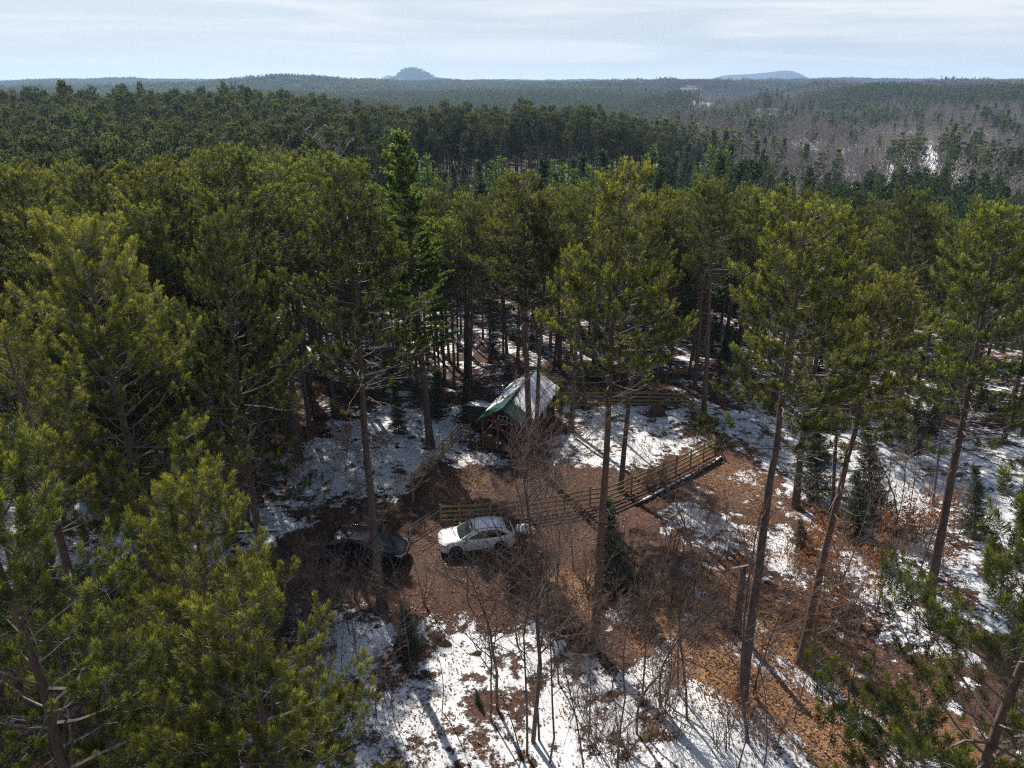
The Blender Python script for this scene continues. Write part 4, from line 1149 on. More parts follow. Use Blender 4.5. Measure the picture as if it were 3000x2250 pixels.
# ------------------------------------------------------------------ cabin
M_green = mat('green_metal_roof', (0.009, 0.058, 0.050), 0.38, 0.15, 0.5, (3, (0.014, 0.085, 0.070), 0.35, 0.7))
M_snow = mat('roof_snow', (0.82, 0.82, 0.84), 0.6, 0, 0.2, (8, (0.88, 0.88, 0.89), 0.3, 0.7), (8, 0.6, 0.03))
M_log = mat('dark_log_siding', (0.055, 0.028, 0.018), 0.7, 0, 0.3, (5, (0.12, 0.06, 0.036), 0.35, 0.7, (0.4, 0.4, 8)))
M_trim = mat('dark_trim', (0.035, 0.022, 0.016), 0.7)
M_post = mat('porch_post_wood', (0.12, 0.055, 0.03), 0.7, 0, 0.3, (6, (0.20, 0.10, 0.055), 0.3, 0.7))
M_white = mat('white_paint', (0.72, 0.71, 0.68), 0.55)
M_pane = mat('window_glass', (0.02, 0.025, 0.03), 0.06, 0, 0.6)
M_deck = mat('deck_boards', (0.10, 0.085, 0.07), 0.8, 0, 0.3, (4, (0.17, 0.14, 0.11), 0.3, 0.7, (8, 1, 1)))
M_steel = mat('stove_pipe', (0.35, 0.36, 0.37), 0.35, 0.9)
M_tan = mat('tan_mat', (0.42, 0.33, 0.20), 0.8)
M_fence = mat('treated_pine_boards', (0.20, 0.14, 0.06), 0.8, 0, 0.3, (7, (0.36, 0.27, 0.12), 0.3, 0.7, (1, 1, 6)))
M_iron = mat('black_tube', (0.015, 0.015, 0.017), 0.45, 0.3)
M_grey = mat('weathered_boards', (0.07, 0.055, 0.045), 0.85, 0, 0.2, (6, (0.15, 0.115, 0.09), 0.3, 0.7, (8, 8, 0.6)))

def noise2(x, y, s=1.0):
    return (np.sin(x * 2.1 * s + 1.7 * np.sin(y * 1.3 * s)) + np.sin(y * 2.7 * s + 1.9 * np.sin(x * 1.1 * s + 1)) + 0.6 * np.sin(x * 6.3 * s + y * 5.1 * s) + 0.5 * np.sin(x * 11 * s - y * 9 * s)) / 3.1

def snow_sheet(name, fn, su, sv, parent, thick, mask, nu=70, nv=40):
    """fn(u,v)->point, normal up; snow where mask(u,v)>0"""
    u, v = np.meshgrid(np.linspace(*su, nu), np.linspace(*sv, nv), indexing='ij')
    h = thick * np.clip(mask(u, v) * 2.2, -0.4, 1.0)
    P = fn(u, v, np.where(h > 0, h, h * 0.6))
    keep = (h[:-1, :-1] > -0.02) & ((h[:-1, :-1] > 0) | (h[1:, :-1] > 0) | (h[:-1, 1:] > 0) | (h[1:, 1:] > 0))
    i, j = np.nonzero(keep)
    F = np.stack([i * nv + j, (i + 1) * nv + j, (i + 1) * nv + j + 1, i * nv + j + 1], 1)
    return link(name, np_mesh(name, P.reshape(-1, 3), [(F, 0)], [M_snow], None, True), parent)

def cabin():
    b0 = G(1040, 972)
    root = empty('cabin', (b0.x, b0.y, b0.z), R(-19))
    tag(root, 'small dark log cabin with a green metal roof half under snow and a front porch', 'cabin')
    Wd, Ln, FL, EV, RG, PD = 3.6, 8.0, 0.35, 2.65, 3.85, 2.4
    x0, x1 = 0.0, Wd
    # floor and deck
    m = MB(); m.box((Wd / 2, PD / 2, FL - 0.06), (Wd, PD, 0.10)); deck = m.build('porch_deck', M_deck, root)
    m = MB()
    for px in (0.15, Wd / 2, Wd - 0.15): m.box((px, 0.15, 0.11), (0.25, 0.25, 0.34))
    m.box((Wd / 2, 0.03, FL - 0.16), (Wd - 0.02, 0.06, 0.18)); m.build('footing', M_trim, root)
    # walls: log courses round the room
    m = MB()
    hh = 0.17; k = 0; z = 0.16
    while z < EV - 0.02:
        r_ = hh / 2 * 1.06
        for xx in (x0 + 0.08, x1 - 0.08): m.tube([(xx, PD + 0.0, z), (xx, Ln, z)], r_, 8)
        m.tube([(x0 - 0.06, Ln - 0.08, z + 0.01), (x1 + 0.06, Ln - 0.08, z + 0.01)], r_, 8)
        if z < EV: m.tube([(x0 - 0.06, PD + 0.08, z + 0.01), (x1 + 0.06, PD + 0.08, z + 0.01)], r_, 8)
        z += hh
    # gables
    while z < RG - 0.12:
        f = (RG - z) / (RG - EV) * Wd / 2
        for yy in (PD + 0.08, Ln - 0.08): m.tube([(Wd / 2 - f + 0.05, yy, z), (Wd / 2 + f - 0.05, yy, z)], hh / 2 * 1.05, 8)
        z += hh
    m.build('log_wall', M_log, root, True)
    # roof slopes as ribbed sheets
    oh, fo, bo = 0.32, 0.42, 0.30
    ya, yb = -fo, Ln + bo
    pitch = (RG - EV) / (Wd / 2)
    xe = Wd / 2 + oh
    for sgn in (-1, 1):
        m = MB()
        n = int((yb - ya) / 0.0575)
        prof = [0.0, 0.0, 0.0, 0.025]
        top, bot = [], []
        for i in range(n + 1):
            y = ya + (yb - ya) * i / n; d = prof[i % 4]
            top.append((Wd / 2, y, RG + 0.10 + d)); bot.append((Wd / 2 + sgn * xe, y, RG + 0.10 - pitch * xe + d))
        und = [(p[0], p[1], RG + 0.05) for p in (top[0], top[-1])] + [(p[0], p[1], RG + 0.05 - pitch * xe) for p in (bot[0], bot[-1])]
        vs = top + bot; fs = [(i, i + 1, n + 2 + i, n + 1 + i) for i in range(n)]
        b = len(vs); vs += und; fs += [(b, b + 1, b + 3, b + 2), (n + 1, 2 * n + 1, b + 3, b + 2), (0, n + 1, b + 2, b), (n, 2 * n + 1, b + 3, b + 1)]
        m.add(vs, fs)
        rf = m.build('roof', M_green, root)
        def fn(u, v, h, s=sgn):
            return np.stack([Wd / 2 + s * v, u, RG + 0.105 - pitch * v + 0.012 + h], -1)
        if sgn < 0:
            mk = lambda u, v: np.minimum(np.minimum(u - (2.0 + 0.5 * (v < 9) * noise2(u, v * 2, 1.2) + 0.55 * (1.9 - v)), yb - 0.06 - u), np.minimum(v - 0.10 - 0.05 * noise2(u, v, 3), xe - 0.01 - v + 0.04 * noise2(u, v, 4)))
        else:
            mk = lambda u, v: np.minimum(np.minimum(np.minimum(u - 1.6 - 0.25 * noise2(v * 3, u, 1.3), yb - 0.06 - u), xe - 0.05 + 0.09 * np.sin(u * 27) - v), v - 0.55 + 0.105 * u + 0.10 * noise2(u, v * 3, 1.4))
        snow_sheet('roof_snow', fn, (ya, yb), (0.0, xe + 0.05), rf, 0.05, mk, 110, 44)
    m = MB(); m.beam((Wd / 2, ya - 0.01, RG + 0.145), (Wd / 2, yb + 0.01, RG + 0.145), 0.16, 0.03); m.build('ridge_cap', M_green, root)
    m = MB()
    for sgn in (-1, 1):
        for yy in (ya + 0.02, yb - 0.02): m.beam((Wd / 2, yy, RG + 0.0), (Wd / 2 + sgn * (xe - 0.02), yy, RG - pitch * (xe - 0.02)), 0.04, 0.14)
    m.build('barge_board', M_trim, root)
    # porch posts, beam, railing
    for px, py in ((0.10, 0.12), (1.35, 0.12), (2.45, 0.12), (Wd - 0.10, 0.12), (0.10, PD - 0.1), (Wd - 0.10, PD - 0.1)):
        m = MB(); m.box((px, py, (FL + EV) / 2), (0.14, 0.14, EV - FL - 0.05)); m.build('porch_post', M_post, root)
    m = MB(); m.box((Wd / 2, 0.12, EV - 0.02), (Wd + 0.1, 0.13, 0.16)); m.box((0.10, PD / 2, EV - 0.023), (0.12, PD - 0.3, 0.15)); m.box((Wd - 0.10, PD / 2, EV - 0.023), (0.12, PD - 0.3, 0.15))
    m.build('porch_beam', M_post, root)
    for (a, b) in (((0.18, 0.12), (1.27, 0.12)), ((0.10, 0.2), (0.10, PD - 0.18)), ((Wd - 0.10, 0.2), (Wd - 0.10, PD - 0.18)), ((2.53, 0.12), (Wd - 0.18, 0.12))):
        m = MB(); A, B = Vector((*a, 0)), Vector((*b, 0)); n = max(3, int((B - A).length / 0.13))
        for zz in (FL + 0.12, FL + 0.92): m.beam(A + Vector((0, 0, zz)), B + Vector((0, 0, zz)), 0.07, 0.05)
        for i in range(1, n):
            p = A.lerp(B, i / n); m.box((p.x, p.y, FL + 0.52), (0.035, 0.035, 0.74))
        m.build('porch_railing', M_post, root)
    # door
    m = MB(); m.box((2.35, PD - 0.03, FL + 1.0), (0.86, 0.05, 2.0)); dr = m.build('door', mat('brown_door', (0.10, 0.04, 0.022), 0.6), root)
    m = MB(); m.tube([(2.02, PD - 0.06, FL + 1.0), (2.02, PD - 0.11, FL + 1.0)], 0.03, 8); m.build('handle', M_steel, dr)
    def window(c, w, h, face, parent):
        m = MB(); fr = 0.07; rz = 0 if face == 'f' else math.pi / 2
        ox = Vector((0, -0.04, 0)) if face == 'f' else Vector((0.04, 0, 0))
        c = Vector(c) + ox
        ax = Vector((1, 0, 0)) if face == 'f' else Vector((0, 1, 0))
        for s in (-1, 1):
            m.box(c + ax * (s * (w / 2 - fr / 2)), (fr, 0.06, h), rz); m.box(c + Vector((0, 0, s * (h / 2 - fr / 2))), (w - 2 * fr, 0.055, fr), rz)
        m.box(c, (w - 2 * fr, 0.05, 0.035), rz); m.box(c, (0.035, 0.052, h - 2 * fr), rz)
        o = m.build('window', M_white, parent)
        m = MB(); m.box(c, (w - 2 * fr, 0.02, h - 2 * fr), rz); m.build('pane', M_pane, o)
    window((Wd / 2, PD - 0.02, EV + 0.42), 0.75, 0.62, 'f', root)
    window((0.95, PD - 0.02, FL + 1.3), 0.8, 0.8, 'f', root)
    window((Wd + 0.01, 4.9, 1.65), 0.62, 0.95, 's', root)
    # stove pipe
    m = MB(); px, py = 0.72, 3.0; zb = RG + 0.1 - pitch * (Wd / 2 - px)
    m.tube([(px, py, zb - 0.15), (px, py, zb + 1.05)], 0.085, 12); sp = m.build('stove_pipe', M_steel, root, True)
    m = MB(); m.tube([(px, py, zb + 1.03), (px, py, zb + 1.07), (px, py, zb + 1.12), (px, py, zb + 1.18)], [0.10, 0.15, 0.15, 0.03], 12); m.build('pipe_cap', M_steel, sp, True)
    m = MB(); m.tube([(px, py, zb - 0.05), (px, py, zb + 0.16)], [0.22, 0.10], 12); m.build('pipe_flashing', M_steel, sp, True)
    M = root.matrix_basis
    # things on the porch
    def on(p): return Matrix.Translation(root.location) @ Matrix.Rotation(R(-19), 4, 'Z') @ Vector(p)
    t = empty('porch_chair', on((0.65, 0.9, FL)), R(-19 + 180)); tag(t, 'dark porch chair behind the front railing of the cabin', 'chair')
    m = MB(); m.box((0, 0, 0.42), (0.55, 0.5, 0.05)); m.build('seat', M_trim, t)
    m = MB()
    for k in range(5): m.box((-0.22 + 0.11 * k, -0.25, 0.75), (0.08, 0.03, 0.62))
    m.build('backrest', M_trim, t)
    for sx in (-1, 1):
        for sy in (-1, 1):
            m = MB(); m.box((0.24 * sx, 0.21 * sy, 0.2), (0.05, 0.05, 0.40)); m.build('leg', M_trim, t)
    t = empty('cooler_box', on((0.62, 0.35, FL)), R(-25)); tag(t, 'small box with a white lid behind the porch railing', 'box')
    m = MB(); m.box((0, 0, 0.40), (0.40, 0.30, 0.80)); m.build('body', M_grey, t)
    m = MB(); m.box((0, 0, 0.82), (0.44, 0.34, 0.035)); m.build('lid', M_white, t)
    m = MB(); m.add([(0, 0, 0.0), (0.5, -0.10, 0), (0.42, 0.35, 0), (0.12, 0.42, 0), (0, 0, 0.02), (0.5, -0.10, 0.02), (0.42, 0.35, 0.02), (0.12, 0.42, 0.02)],
                    [(3, 2, 1, 0), (4, 5, 6, 7), (0, 1, 5, 4), (1, 2, 6, 5), (2, 3, 7, 6), (3, 0, 4, 7)])
    o = m.build('door_mat', M_tan); o.location = on((1.55, 0.30, FL)); o.rotation_euler = (0, 0, R(-19)); tag(o, 'tan mat lying on the porch deck at the opening of the railing', 'mat')
cabin()

def shed(name, label, cat, b, rz, w, d, h, slope, door):
    root = empty(name, b, rz); tag(root, label, cat)
    m = MB()
    for k in range(int(w / 0.14)):
        x = -w / 2 + 0.07 + k * 0.14
        m.box((x, -d / 2, h / 2), (0.125, 0.03, h)); m.box((x, d / 2, (h - slope) / 2), (0.125, 0.03, h - slope))
    for k in range(int(d / 0.14)):
        y = -d / 2 + 0.07 + k * 0.14; hh = h - slope * (y + d / 2) / d
        for s in (-1, 1): m.box((s * w / 2, y, hh / 2), (0.03, 0.125, hh))
    m.box((0, 0, h * 0.45), (w - 0.06, d - 0.06, h * 0.85))
    m.build('wall', M_grey, root)
    m = MB(); a = math.atan2(slope, d); L_ = d / math.cos(a) + 0.5
    m.box((0, 0, 0), (w + 0.35, L_, 0.05), M=Matrix.Translation((0, 0, h - slope / 2 + 0.06)) @ Matrix.Rotation(-a, 4, 'X')); rf = m.build('roof', M_grey, root)
    def fn(u, v, hh): return np.stack([u, v, h - slope / 2 + 0.085 - v * math.tan(a) + 0.015 + hh], -1)
    mk = lambda u, v: np.minimum(np.minimum(u + w / 2 + 0.15, w / 2 + 0.15 - u), np.minimum(v + L_ / 2 - 0.06, L_ / 2 - 0.06 - v)) + 0.06 * noise2(u, v, 3)
    snow_sheet('roof_snow', fn, (-w / 2 - 0.15, w / 2 + 0.15), (-L_ / 2 + 0.03, L_ / 2 - 0.03), rf, 0.07, mk, 30, 26)
    if door:
        m = MB(); m.box((0.0, -d / 2 - 0.03, 0.95), (0.62, 0.03, 1.8)); dr = m.build('door', M_trim, root)
        m = MB(); m.box((0.22, -d / 2 - 0.06, 0.95), (0.03, 0.04, 0.16)); m.build('handle', M_iron, dr)
    return root
shed('outhouse', 'weathered board outhouse with a snowy slanted roof under the left pines', 'outhouse', G(262, 1066), R(20), 1.3, 1.3, 2.3, 0.35, True)
shed('woodshed', 'low dark woodshed with snow on its roof behind the left of the cabin', 'shed', G(1037, 912), R(-12), 2.0, 1.3, 1.7, 0.3, False)

# ------------------------------------------------------------------ fences and gates
def fence(label, pts, h=1.38, start_post=True):
    P = [G(*p) for p in pts]
    root = empty('board_fence', P[0]); tag(root, label, 'fence')
    o0 = P[0]
    # split long spans
    Q = [P[0]]
    for a, b in zip(P, P[1:]):
        n = max(1, round((b - a).length / 2.6))
        for k in range(1, n + 1):
            q = a.lerp(b, k / n); q.z = float(H(q.x, q.y)); Q.append(q)
    rd = random.Random(len(pts))
    for i, q in enumerate(Q):
        m = MB(); m.box((0, 0, (h + 0.10 - 0.2) / 2), (0.11, 0.11, h + 0.30)); m.add([(-.06, -.06, h + .10), (.06, -.06, h + .10), (.06, .06, h + .10), (-.06, .06, h + .10), (0, 0, h + .15)], [(0, 1, 4), (1, 2, 4), (2, 3, 4), (3, 0, 4), (3, 2, 1, 0)])
        o = m.build('post', M_fence, root); o.location = q - o0; o.rotation_euler = (rd.gauss(0, .012), rd.gauss(0, .012), rd.random())
    for a, b in zip(Q, Q[1:]):
        for zz in (0.24, 0.58, 0.92, 1.26):
            dz = rd.gauss(0, .01)
            m = MB(); m.beam(a - o0 + Vector((0, 0, zz + dz)), b - o0 + Vector((0, 0, zz + dz)), 0.035, 0.135); m.build('rail', M_fence, root)
    return root
fence('tan board fence running from the gate by the porch down to the driveway opening', [(1015, 950), (996, 946), (977, 967), (958, 988), (935, 1016), (912, 1039), (890, 1062), (893, 1086)])
fence('long tan board fence along the front of the yard up to the pointed right corner', [(952, 1132), (993, 1129), (1060, 1126), (1140, 1117), (1219, 1105), (1274, 1093), (1309, 1089), (1363, 1067), (1396, 1053), (1429, 1038), (1459, 1024), (1490, 1008), (1518, 993), (1543, 980)])
fence('tan board fence from the right corner back along the snow toward the trees', [(1543, 980), (1532, 955), (1518, 932), (1507, 910), (1493, 891), (1480, 880)])
fence('weathered board fence crossing behind the yard from the cabin to the trees', [(1480, 880), (1400, 878), (1310, 877), (1224, 877), (1203, 884)])

def gate(label, a, b, h=1.25, mids=1):
    a, b = Vector(a), Vector(b); root = empty('tube_gate', a); tag(root, label, 'gate')
    d = b - a; Z = Vector((0, 0, 1)); r = 0.12
    m = MB(); m.tube([Z * 0.15, Z * (h - r), Z * h + d * 0.03, d * 0.97 + Z * h, d + Z * (h - r), d + Z * 0.15, Z * 0.15], 0.025, 6); m.build('frame', M_iron, root, True)
    m = MB(); m.tube([Z * (h - 0.25), d + Z * (h - 0.25)], 0.018, 6)
    for k in range(mids): q = d * ((k + 1) / (mids + 1)); m.tube([q + Z * 0.15, q + Z * h], 0.018, 6)
    m.build('bar', M_iron, root)
    return root
ga, gb = G(951, 1132), G(884, 1176)
gate('black tube gate standing open between the dark car and the front fence', ga, gb)
gate('small black tube gate between the fence end and the cabin porch', G(1017, 950), G(1040, 957), 1.2, 0)

# log edging with snow along the front fence
def edging():
    P = [G(*p) for p in ((1362, 1088), (1395, 1072), (1430, 1052), (1465, 1034), (1500, 1016), (1530, 1000), (1548, 986))]
    P = [p + Vector((0.25, -0.35, 0)) for p in P]
    root = empty('landscape_log', P[0]); tag(root, 'line of snow-capped landscape logs below the right part of the front fence', 'log')
    o = P[0]
    m = MB(); m.tube([p - o + Vector((0, 0, 0.10)) for p in P], 0.15, 10); m.build('log', M_trim, root, True)
    m = MB(); rd = random.Random(4); pts = []; rad = []
    for a, b in zip(P, P[1:]):
        for k in range(9):
            pts.append(a.lerp(b, k / 9) - o + Vector((0, 0, 0.185 + rd.uniform(-.015, .02)))); rad.append(0.105 * rd.uniform(0.45, 1.15) if rd.random() > 0.2 else 0.02)
    m.tube(pts, rad, 9); m.build('snow_cap', M_snow, root, True)
edging()

def fallen_log(name, label, a, b, r, m_=None, snow=False):
    a, b = Vector(a), Vector(b); root = empty(name, a); tag(root, label, 'log')
    d = b - a; rd = random.Random(int(a.x * 10)); n = 8
    pts = [d * (k / n) + Vector((rd.gauss(0, .04), rd.gauss(0, .04), r * 0.8)) for k in range(n + 1)]
    m = MB(); m.tube(pts, [r * (1 - 0.5 * k / n) for k in range(n + 1)], 8); m.build('stem', m_ or M_bark, root, True)
    if snow:
        m = MB(); m.tube([p + Vector((0, 0, r * 0.75)) for p in pts], [r * 0.6 * rd.uniform(.3, 1) for _ in pts], 7); m.build('snow_cap', M_snow, root, True)
fallen_log('fallen_log', 'fallen trunk lying across the snow left of the parked cars', G(300, 1162), G(600, 1150), 0.13, M_trim, True)

fallen_log('fallen_log', 'thin fallen trunk across the snowy yard under the pines', G(1245, 950), G(1300, 990), 0.10, None, True)
def snag():
    b = G(1590, 1366); t = top_at(b, 1606, 1225); root = empty('broken_snag', b); tag(root, 'broken dead trunk with a snow-dusted board-like top beside the long-trunked slope pine', 'dead tree')
    d = t - b
    m = MB(); m.tube([Vector((0, 0, -.2)), d * 0.35, d * 0.7, d], [0.26, 0.20, 0.18, 0.15], 9); m.build('trunk', M_bark, root, True)
    m = MB(); m.beam(d + Vector((-.5, .1, -.16)), d + Vector((.25, 0, 0.10)), 0.12, 0.06); m.build('splintered_limb', M_limb, root)
snag()
def woodpile(label, c, rz, n, rows):
    root = empty('log_stack', c, rz); tag(root, label, 'firewood')
    rd = random.Random(9)
    for i in range(rows):
        for k in range(n - i):
            m = MB(); r = rd.uniform(.07, .10); x = (k - (n - i) / 2) * 0.21; m.tube([(x, -0.5, 0.1 + i * 0.17), (x, 0.5 + rd.uniform(-.05, .05), 0.1 + i * 0.17)], r, 8); m.build('split_log', M_bark2, root)
woodpile('stack of round logs on the snow at the back of the yard', G(1422, 896), R(10), 7, 4)
def mound(name, label, X, Y, r, h, m_, cat, seed=1, squash=0.7):
    b = G(X, Y); n, k = 14, 22
    V = [(0, 0, h)]; F = []
    for i in range(1, n + 1):
        for j in range(k):
            a = 6.2832 * j / k; rr = r * i / n * (1 + 0.18 * math.sin(3 * a + seed) + 0.1 * math.sin(7 * a + seed * 2))
            zz = h * (math.cos(math.pi * i / n) * 0.5 + 0.5) + 0.03 * h * math.sin(i * 2.1 + j * 1.7) - 0.04
            V.append((rr * math.cos(a), rr * math.sin(a) * squash, zz))
    F += [(0, 1 + j, 1 + (j + 1) % k) for j in range(k)]
    for i in range(n - 1):
        for j in range(k): F.append((1 + i * k + j, 1 + (i + 1) * k + j, 1 + (i + 1) * k + (j + 1) % k, 1 + i * k + (j + 1) % k))
    m = MB(); m.add(V, F); o = m.build(name, m_, None, True); o.location = b
    tag(o, label, cat)
mound('snow_heap', 'small heap of snow just behind the white car near the front fence', 1132, 1140, 0.75, 0.34, M_snow, 'snow heap', 2)
M_rock = mat('mossy_rock', (0.10, 0.075, 0.035), 0.9, 0, 0.2, (6, (0.20, 0.15, 0.07), 0.3, 0.7), (9, 0.8, 0.05))
mound('stone', 'mossy brown stone in the snow right of the bushy little fir', 962, 1390, 0.45, 0.30, M_rock, 'stone', 3)
mound('stone', 'smaller mossy stone in the snow further right of the fir', 1032, 1412, 0.38, 0.24, M_rock, 'stone', 5)
mound('stone', 'grey-brown stone in the foreground snow below the leafless shrubs', 1402, 1594, 0.36, 0.26, M_rock, 'stone', 7)

# ------------------------------------------------------------------ cars
M_tyre = mat('tyre_rubber', (0.018, 0.018, 0.018), 0.85)
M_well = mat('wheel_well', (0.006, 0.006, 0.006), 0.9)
M_rim = mat('alloy_rim', (0.35, 0.36, 0.38), 0.3, 0.8)
M_lamp = mat('headlamp_glass', (0.55, 0.58, 0.6), 0.08, 0.3, 0.8)
M_tail = mat('tail_lamp', (0.22, 0.01, 0.01), 0.15)
M_clad = mat('black_cladding', (0.02, 0.02, 0.022), 0.6)
M_chrome = mat('chrome_trim', (0.65, 0.66, 0.68), 0.15, 1.0)
M_cglass = mat('car_glass', (0.012, 0.02, 0.018), 0.04, 0, 0.7)
M_cglass2 = mat('car_windscreen', (0.035, 0.06, 0.05), 0.05, 0, 0.8)
M_wpaint = mat('pearl_white_paint', (0.76, 0.77, 0.79), 0.30, 0.10, 0.5, coat=0.8)
M_bpaint = mat('navy_paint', (0.006, 0.010, 0.022), 0.32, 0.2, 0.4, coat=0.35)
M_plate = mat('licence_plate', (0.7, 0.7, 0.68), 0.4)

def suv(label, loc, rz, paint, Ln, Wd, Hh, wb, rim=M_rim, name='parked_car', rails=True, belt=None):
    root = empty(name, loc, rz); tag(root, label, 'car')
    hw = Wd / 2; f, b = Ln / 2, -Ln / 2
    st = [  # x, halfwidth, z bottom, z shoulder
        (f, hw * .62, .42, .66), (f - .04, hw * .76, .34, .76), (f - .14, hw * .88, .27, .84), (f - .34, hw * .955, .23, .91), (f - .62, hw * .985, .22, .965), (f - .95, hw, .22, 1.01), (f - 1.28, hw, .22, 1.045),
        (f - 1.7, hw, .22, 1.06), (f - 2.4, hw, .22, 1.07), (f - 3.1, hw, .22, 1.085), (b + 1.05, hw, .22, 1.10), (b + .6, hw * .985, .24, 1.12), (b + .25, hw * .95, .27, 1.10), (b + .08, hw * .88, .34, 1.04), (b, hw * .78, .42, .95)]
    # section: from bottom centre up the side to top centre
    def sec(x, w, zb, zs):
        zm = zb + (zs - zb) * 0.55
        half = [(0, zb), (w * .8, zb), (w * .94, zb + .04), (w * .985, zb + .14), (w * 1.0, zm), (w * .985, zs - .13), (w * .955, zs - .05), (w * .90, zs - .008), (w * .80, zs + .022), (w * .5, zs + .045), (0, zs + .055)]
        return [(x, y, z) for y, z in half] + [(x, -y, z) for y, z in half[-2:0:-1]]
    V = []; F = []
    rings = [sec(*s) for s in st]; n = len(rings[0])
    for r_ in rings: V += r_
    for i in range(len(rings) - 1):
        for k in range(n): F.append((i * n + k, i * n + (k + 1) % n, (i + 1) * n + (k + 1) % n, (i + 1) * n + k))
    F += [tuple(range(n)), tuple((len(rings) - 1) * n + k for k in range(n))[::-1]]
    m = MB(); m.add(V, F); body = m.build('body', paint, root, True)
    # greenhouse
    zc = 1.04; zr = Hh - 0.03; xb0, xt0 = f - 1.22, f - 2.05; xb1, xt1 = b + 0.08, b + 0.66
    wbm, wtp = hw * .92, hw * .76
    def gh(u, v, s=1, off=0.0):   # u 0 front..1 rear, v 0 base..1 top, side s
        x = (xb0 + (xb1 - xb0) * u) * (1 - v) + (xt0 + (xt1 - xt0) * u) * v
        tp = 1 - 0.10 * (2 * abs(u - 0.5)) ** 3
        w = (wbm * (1 - v) + wtp * v) * tp + 0.035 * math.sin(math.pi * v)
        z = zc + (zr - zc) * v - (0.05 if u < 0.45 else 0.10) * v * (2 * abs(u - 0.45)) ** 2
        return Vector((x, s * (w + off), z))
    V = []; F = []; NU, NVv = 12, 5
    for s in (1, -1):
        b0 = len(V)
        for i in range(NU + 1):
            for j in range(NVv + 1): V.append(tuple(gh(i / NU, j / NVv, s)))
        for i in range(NU):
            for j in range(NVv):
                q = (b0 + i * (NVv + 1) + j, b0 + (i + 1) * (NVv + 1) + j, b0 + (i + 1) * (NVv + 1) + j + 1, b0 + i * (NVv + 1) + j + 1)
                F.append(q if s < 0 else q[::-1])
    # roof, front, rear surfaces
    def span(fa, nu, nv, dome):
        b0 = len(V)
        for i in range(nu + 1):
            for j in range(nv + 1):
                a, c = fa(i / nu, 1), fa(i / nu, -1); t = j / nv; p = a.lerp(c, t); p += dome * (1 - (2 * t - 1) ** 2)
                V.append(tuple(p))
        for i in range(nu):
            for j in range(nv): F.append((b0 + i * (nv + 1) + j, b0 + (i + 1) * (nv + 1) + j, b0 + (i + 1) * (nv + 1) + j + 1, b0 + i * (nv + 1) + j + 1))
    span(lambda t, s: gh(t, 1, s), 12, 8, Vector((0, 0, 0.045)))
    span(lambda t, s: gh(0, t, s), 5, 8, Vector((0.09, 0, 0.02)))
    span(lambda t, s: gh(1, 1 - t, s), 5, 8, Vector((-0.06, 0, 0.0)))
    m = MB(); m.add(V, F); m.build('roof', paint, root, True)
    # glass patches
    def patch(nm, P, nu, nv, mt):
        V = [tuple(P(i / nu, j / nv)) for i in range(nu + 1) for j in range(nv + 1)]
        F = [(i * (nv + 1) + j, (i + 1) * (nv + 1) + j, (i + 1) * (nv + 1) + j + 1, i * (nv + 1) + j + 1) for i in range(nu) for j in range(nv)]
        m = MB(); m.add(V, F); return m.build(nm, mt, root, True)
    def ws(t, v, u0, dm, push):
        a, c = gh(u0, v, 1), gh(u0, v, -1); tt = 0.06 + 0.88 * t; p = a.lerp(c, tt); k = (1 - (2 * tt - 1) ** 2); return p + dm * k + push
    patch('windscreen', lambda t, v: ws(t, 0.05 + 0.87 * v, 0, Vector((0.09, 0, 0.02)), Vector((0.012, 0, 0.012))), 8, 5, M_cglass2)
    patch('rear_window', lambda t, v: ws(t, 0.18 + 0.70 * v, 1, Vector((-0.06, 0, 0)), Vector((-0.012, 0, 0.008))), 8, 4, M_cglass)
    for s in (1, -1):
        for (ua, ub, va, vb) in ((0.135, 0.42, 0.08, 0.86), (0.435, 0.70, 0.08, 0.88), (0.715, 0.89, 0.14, 0.86)):
            def P(t, v, s=s, ua=ua, ub=ub, va=va, vb=vb):
                u = ua + (ub - ua) * t
                lim = vb if ua > 0.2 else min(vb, 0.25 + (t * 2.6) * 0.6)
                lim = lim if ua < 0.7 else min(vb, 0.86 - t * t * 0.35)
                return gh(u, va + (max(lim, va + 0.02) - va) * v, s, 0.008)
            patch('side_window', P, 6, 3, M_cglass)
    # cladding, arches, wheels
    for s in (1, -1):
        m = MB(); m.box((0, s * (hw - 0.025), 0.29), (Ln - 1.9, 0.08, 0.14)); m.build('sill_cladding', M_clad, root)
        for wx in (wb / 2, -wb / 2):
            m = MB(); n = 20; A = [];
            for k in range(n + 1):
                a = math.pi * (k / n) * 1.16 - 0.25
                A.append((math.cos(a), math.sin(a)))
            V = []; F = []
            for (ca, sa) in A:
                for rr, yy in ((0.44, hw * 1.0 + 0.004), (0.44, hw + 0.016), (0.385, hw + 0.016), (0.385, hw * 0.85)):
                    V.append((wx + ca * rr, s * yy, 0.36 + sa * rr))
            for k in range(n):
                for j in range(3): F.append((k * 4 + j, (k + 1) * 4 + j, (k + 1) * 4 + j + 1, k * 4 + j + 1))
            m.add(V, F); m.build('wheel_arch', M_clad, root, True)
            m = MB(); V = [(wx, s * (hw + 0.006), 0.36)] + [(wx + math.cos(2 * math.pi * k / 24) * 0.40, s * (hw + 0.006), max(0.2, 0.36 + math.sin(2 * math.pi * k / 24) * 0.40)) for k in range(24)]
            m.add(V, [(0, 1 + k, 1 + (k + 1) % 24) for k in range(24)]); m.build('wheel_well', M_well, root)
            wp = empty('wheel', (wx, s * (hw - 0.10), 0.35)); wp.parent = root
            m = MB(); prof = [(.235, -.11), (.33, -.115), (.352, -.07), (.352, .07), (.33, .115), (.235, .12)]
            V = []; F = []; n = 28
